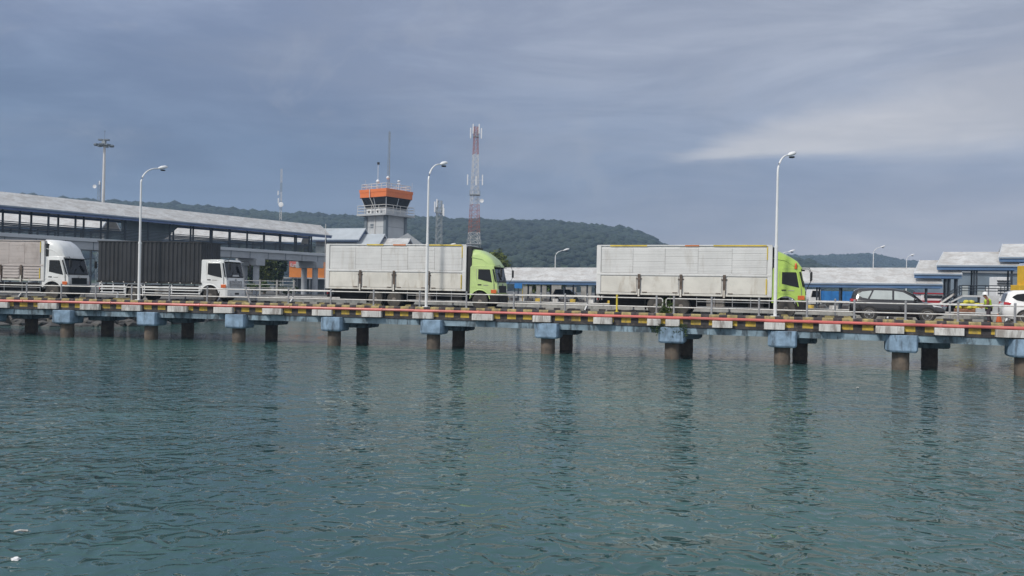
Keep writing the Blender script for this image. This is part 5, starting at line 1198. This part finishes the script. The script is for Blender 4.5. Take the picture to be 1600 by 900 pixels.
for z in (1.0, 1.4, 1.85): q = MB(); q.tube([(fx0.x, 99, GZ + z), (fx1.x, 99, GZ + z)], .025, 5); q.build('wire', M['rail_steel'], fn, True)

# ------------------------------------------------------------------ trees and plants
def tree(name, label, cat, base, h, crowns, m, nleaf, lsz, trunk=.2, seed=0, group=None):
    rn = random.Random(seed); rt = thing(name, label, cat, base, 0, group)
    tr = MB(); tr.tube([(0, 0, 0), (.1, .05, h * .35), (.05, .1, h * .62)], trunk, 8, 0, trunk * .5)
    for c_, r_ in crowns: tr.tube([(.05, .08, h * .35), (c_[0] * .5, c_[1] * .5, (h * .35 + c_[2]) / 2), c_], trunk * .4, 6, 0, trunk * .12)
    tr.build('trunk', M['bark'], rt)
    lf = MB(); tot = sum(r_[0] * r_[2] for _, r_ in crowns)
    for c_, r_ in crowns:
        k_ = int(nleaf * r_[0] * r_[2] / tot); clumps = []
        for _ in range(max(6, k_ // 45)):
            u = Vector((rn.gauss(0, 1), rn.gauss(0, 1), rn.gauss(0, 1))).normalized() * rn.uniform(.55, 1.05)
            clumps.append(Vector(c_) + Vector((u.x * r_[0], u.y * r_[1], u.z * r_[2])))
        for _ in range(k_):
            q0 = rn.choice(clumps) + Vector((rn.gauss(0, 1) * r_[0], rn.gauss(0, 1) * r_[1], rn.gauss(0, 1) * r_[2])) * .20
            a_ = Vector((rn.gauss(0, 1), rn.gauss(0, 1), rn.gauss(0, .6))).normalized(); b_ = a_.cross(Vector((rn.gauss(0, 1), rn.gauss(0, 1), rn.gauss(0, 1)))).normalized()
            s_ = lsz * rn.uniform(.6, 1.3); lf.add([q0 - a_ * s_, q0 + b_ * s_ * .5, q0 + a_ * s_, q0 - b_ * s_ * .5], [(0, 1, 2, 3)])
    n_ = len(lf.v); me = bpy.data.meshes.new('crown'); me.from_pydata(lf.v, [], lf.f); me.materials.append(m); o = bpy.data.objects.new('crown', me); COL.objects.link(o); o.parent = rt
    return rt
def px_tree(label, px, Y, wpx, top_py, m, nleaf, seed, lsz=.22, name='tree', cat='tree', group=None):
    b_ = at(px, 450, Y); zt_ = at(px, top_py, Y).z; w_ = wpx * Y / FPX / 2; h = zt_ - GZ; rn = random.Random(seed)
    cr2 = [((0, 0, h * .62), (w_ * .7, w_ * .7, h * .30))]
    for k in range(5):
        a_ = 2 * math.pi * k / 5 + rn.uniform(-.4, .4); cr2.append(((math.cos(a_) * w_ * .55, math.sin(a_) * w_ * .5, h * rn.uniform(.45, .82)), (w_ * rn.uniform(.35, .5), w_ * .4, h * rn.uniform(.16, .24))))
    return tree(name, label, cat, (b_.x, Y, GZ), h, cr2, m, nleaf, lsz, .16 * h / 5 + .05, seed, group)
TG = 'trees on the quay'
px_tree('bright green young tree under the raised walkway, just right of its round column', 413, 118, 40, 398, M['leaf_yellow'], 2600, 1, group=TG)
px_tree('dark green tree between the bright young tree and the orange kiosk', 434, 122, 30, 394, M['leaf_dark'], 2600, 2, group=TG)
px_tree('dark tree behind the walkway column, right of the black-boxed truck cab', 396, 124, 30, 400, M['leaf_dark'], 1800, 3, group=TG)
px_tree('broad green tree rising behind the deflector of the middle green cab', 766, 125, 74, 387, M['leaf_yellow'], 4200, 4, .26, group=TG)
px_tree('pale leafy shrub tree under the low canopy, left of the far lamp', 838, 112, 34, 432, M['leaf_yellow'], 1400, 5, group=TG)
px_tree('dark leafy shrub tree under the low canopy, around the far lamp pole', 866, 113, 40, 432, M['leaf'], 1600, 6, group=TG)
px_tree('yellowish tree seen through the railing at the walkway end, left of the stepped terminal', 472, 150, 44, 372, M['leaf_yellow'], 2200, 7, group=TG)
px_tree('low green shrub behind the fence, under the raised walkway', 405, 101, 40, 440, M['leaf'], 1200, 8, .16, 'shrub', 'shrub')
px_tree('low green shrub in front of the orange kiosk', 447, 102, 40, 444, M['leaf_dark'], 1200, 9, .16, 'shrub', 'shrub')
# weeds at the rail joint and hanging over the pier
s = s_at(1042, .5, 2.6); rt = thing('weed', 'green weed growing on the kerb at the railing joint', 'weed', br(s, .5, KERB_Z))
rn = random.Random(5); lf = MB()
for _ in range(420):
    q0 = Vector((rn.gauss(0, .22), rn.gauss(0, .15), abs(rn.gauss(.28, .24)))); a_ = Vector((rn.gauss(0, 1), rn.gauss(0, 1), rn.gauss(0, 1))).normalized(); b_ = a_.cross(Vector((rn.gauss(0, 1), 1, rn.gauss(0, 1)))).normalized(); z_ = .06
    lf.add([q0 - a_ * z_, q0 + b_ * z_ * .5, q0 + a_ * z_, q0 - b_ * z_ * .5], [(0, 1, 2, 3)])
lf.build('foliage', M['leaf'], rt)
q = MB()
for k in range(6): q.tube([(0, 0, 0), (rn.uniform(-.15, .15), rn.uniform(-.1, .1), .3), (rn.uniform(-.35, .35), rn.uniform(-.2, .2), .62)], .012, 5)
q.build('stem', M['bark'], rt)
rt = thing('hanging_weed', 'dark trailing weed hanging down over the streaked pier cap', 'weed', br(s, .0, 1.8)); lf = MB(); sl = slope(s); dv_ = Vector((math.cos(sl), math.sin(sl), 0)); nv_ = Vector((-dv_.y, dv_.x, 0))
for k in range(26):
    o0 = rn.uniform(-.9, 1.1); ln = rn.uniform(.2, .75)
    for _ in range(26):
        f_ = rn.random(); q0 = dv_ * (o0 + rn.gauss(0, .05)) - nv_ * (.08 + .1 * f_ + rn.gauss(0, .03)) + Vector((0, 0, .15 - ln * f_)); a_ = Vector((rn.gauss(0, 1), rn.gauss(0, 1), rn.gauss(0, 1))).normalized(); b_ = a_.cross(Vector((rn.gauss(0, 1), 1, rn.gauss(0, 1)))).normalized(); z_ = .045
        lf.add([q0 - a_ * z_, q0 + b_ * z_ * .5, q0 + a_ * z_, q0 - b_ * z_ * .5], [(0, 1, 2, 3)])
lf.build('foliage', M['leaf_dark'], rt)

for px, py, lab, m_ in ((25, 872, 'small pale plastic bag floating on the water near the lower left corner', 'white_paint'), (31, 829, 'thin pale stick floating on the water above the plastic bag', 'kerb_white'), (1340, 604, 'small scrap of foam floating on the water below the black car', 'kerb_white')):
    b_ = on(px, py, .01); q = MB()
    if 'stick' in lab: q.tube([(b_.x - .08, b_.y, .015), (b_.x, b_.y + .02, .03), (b_.x + .09, b_.y + .05, .015)], .014, 6)
    else: q.blob((b_.x, b_.y, .02), (.055, .045, .025), int(px), 0, .25, 2)
    tag(q.build('floating_litter', M[m_]), lab, 'litter')
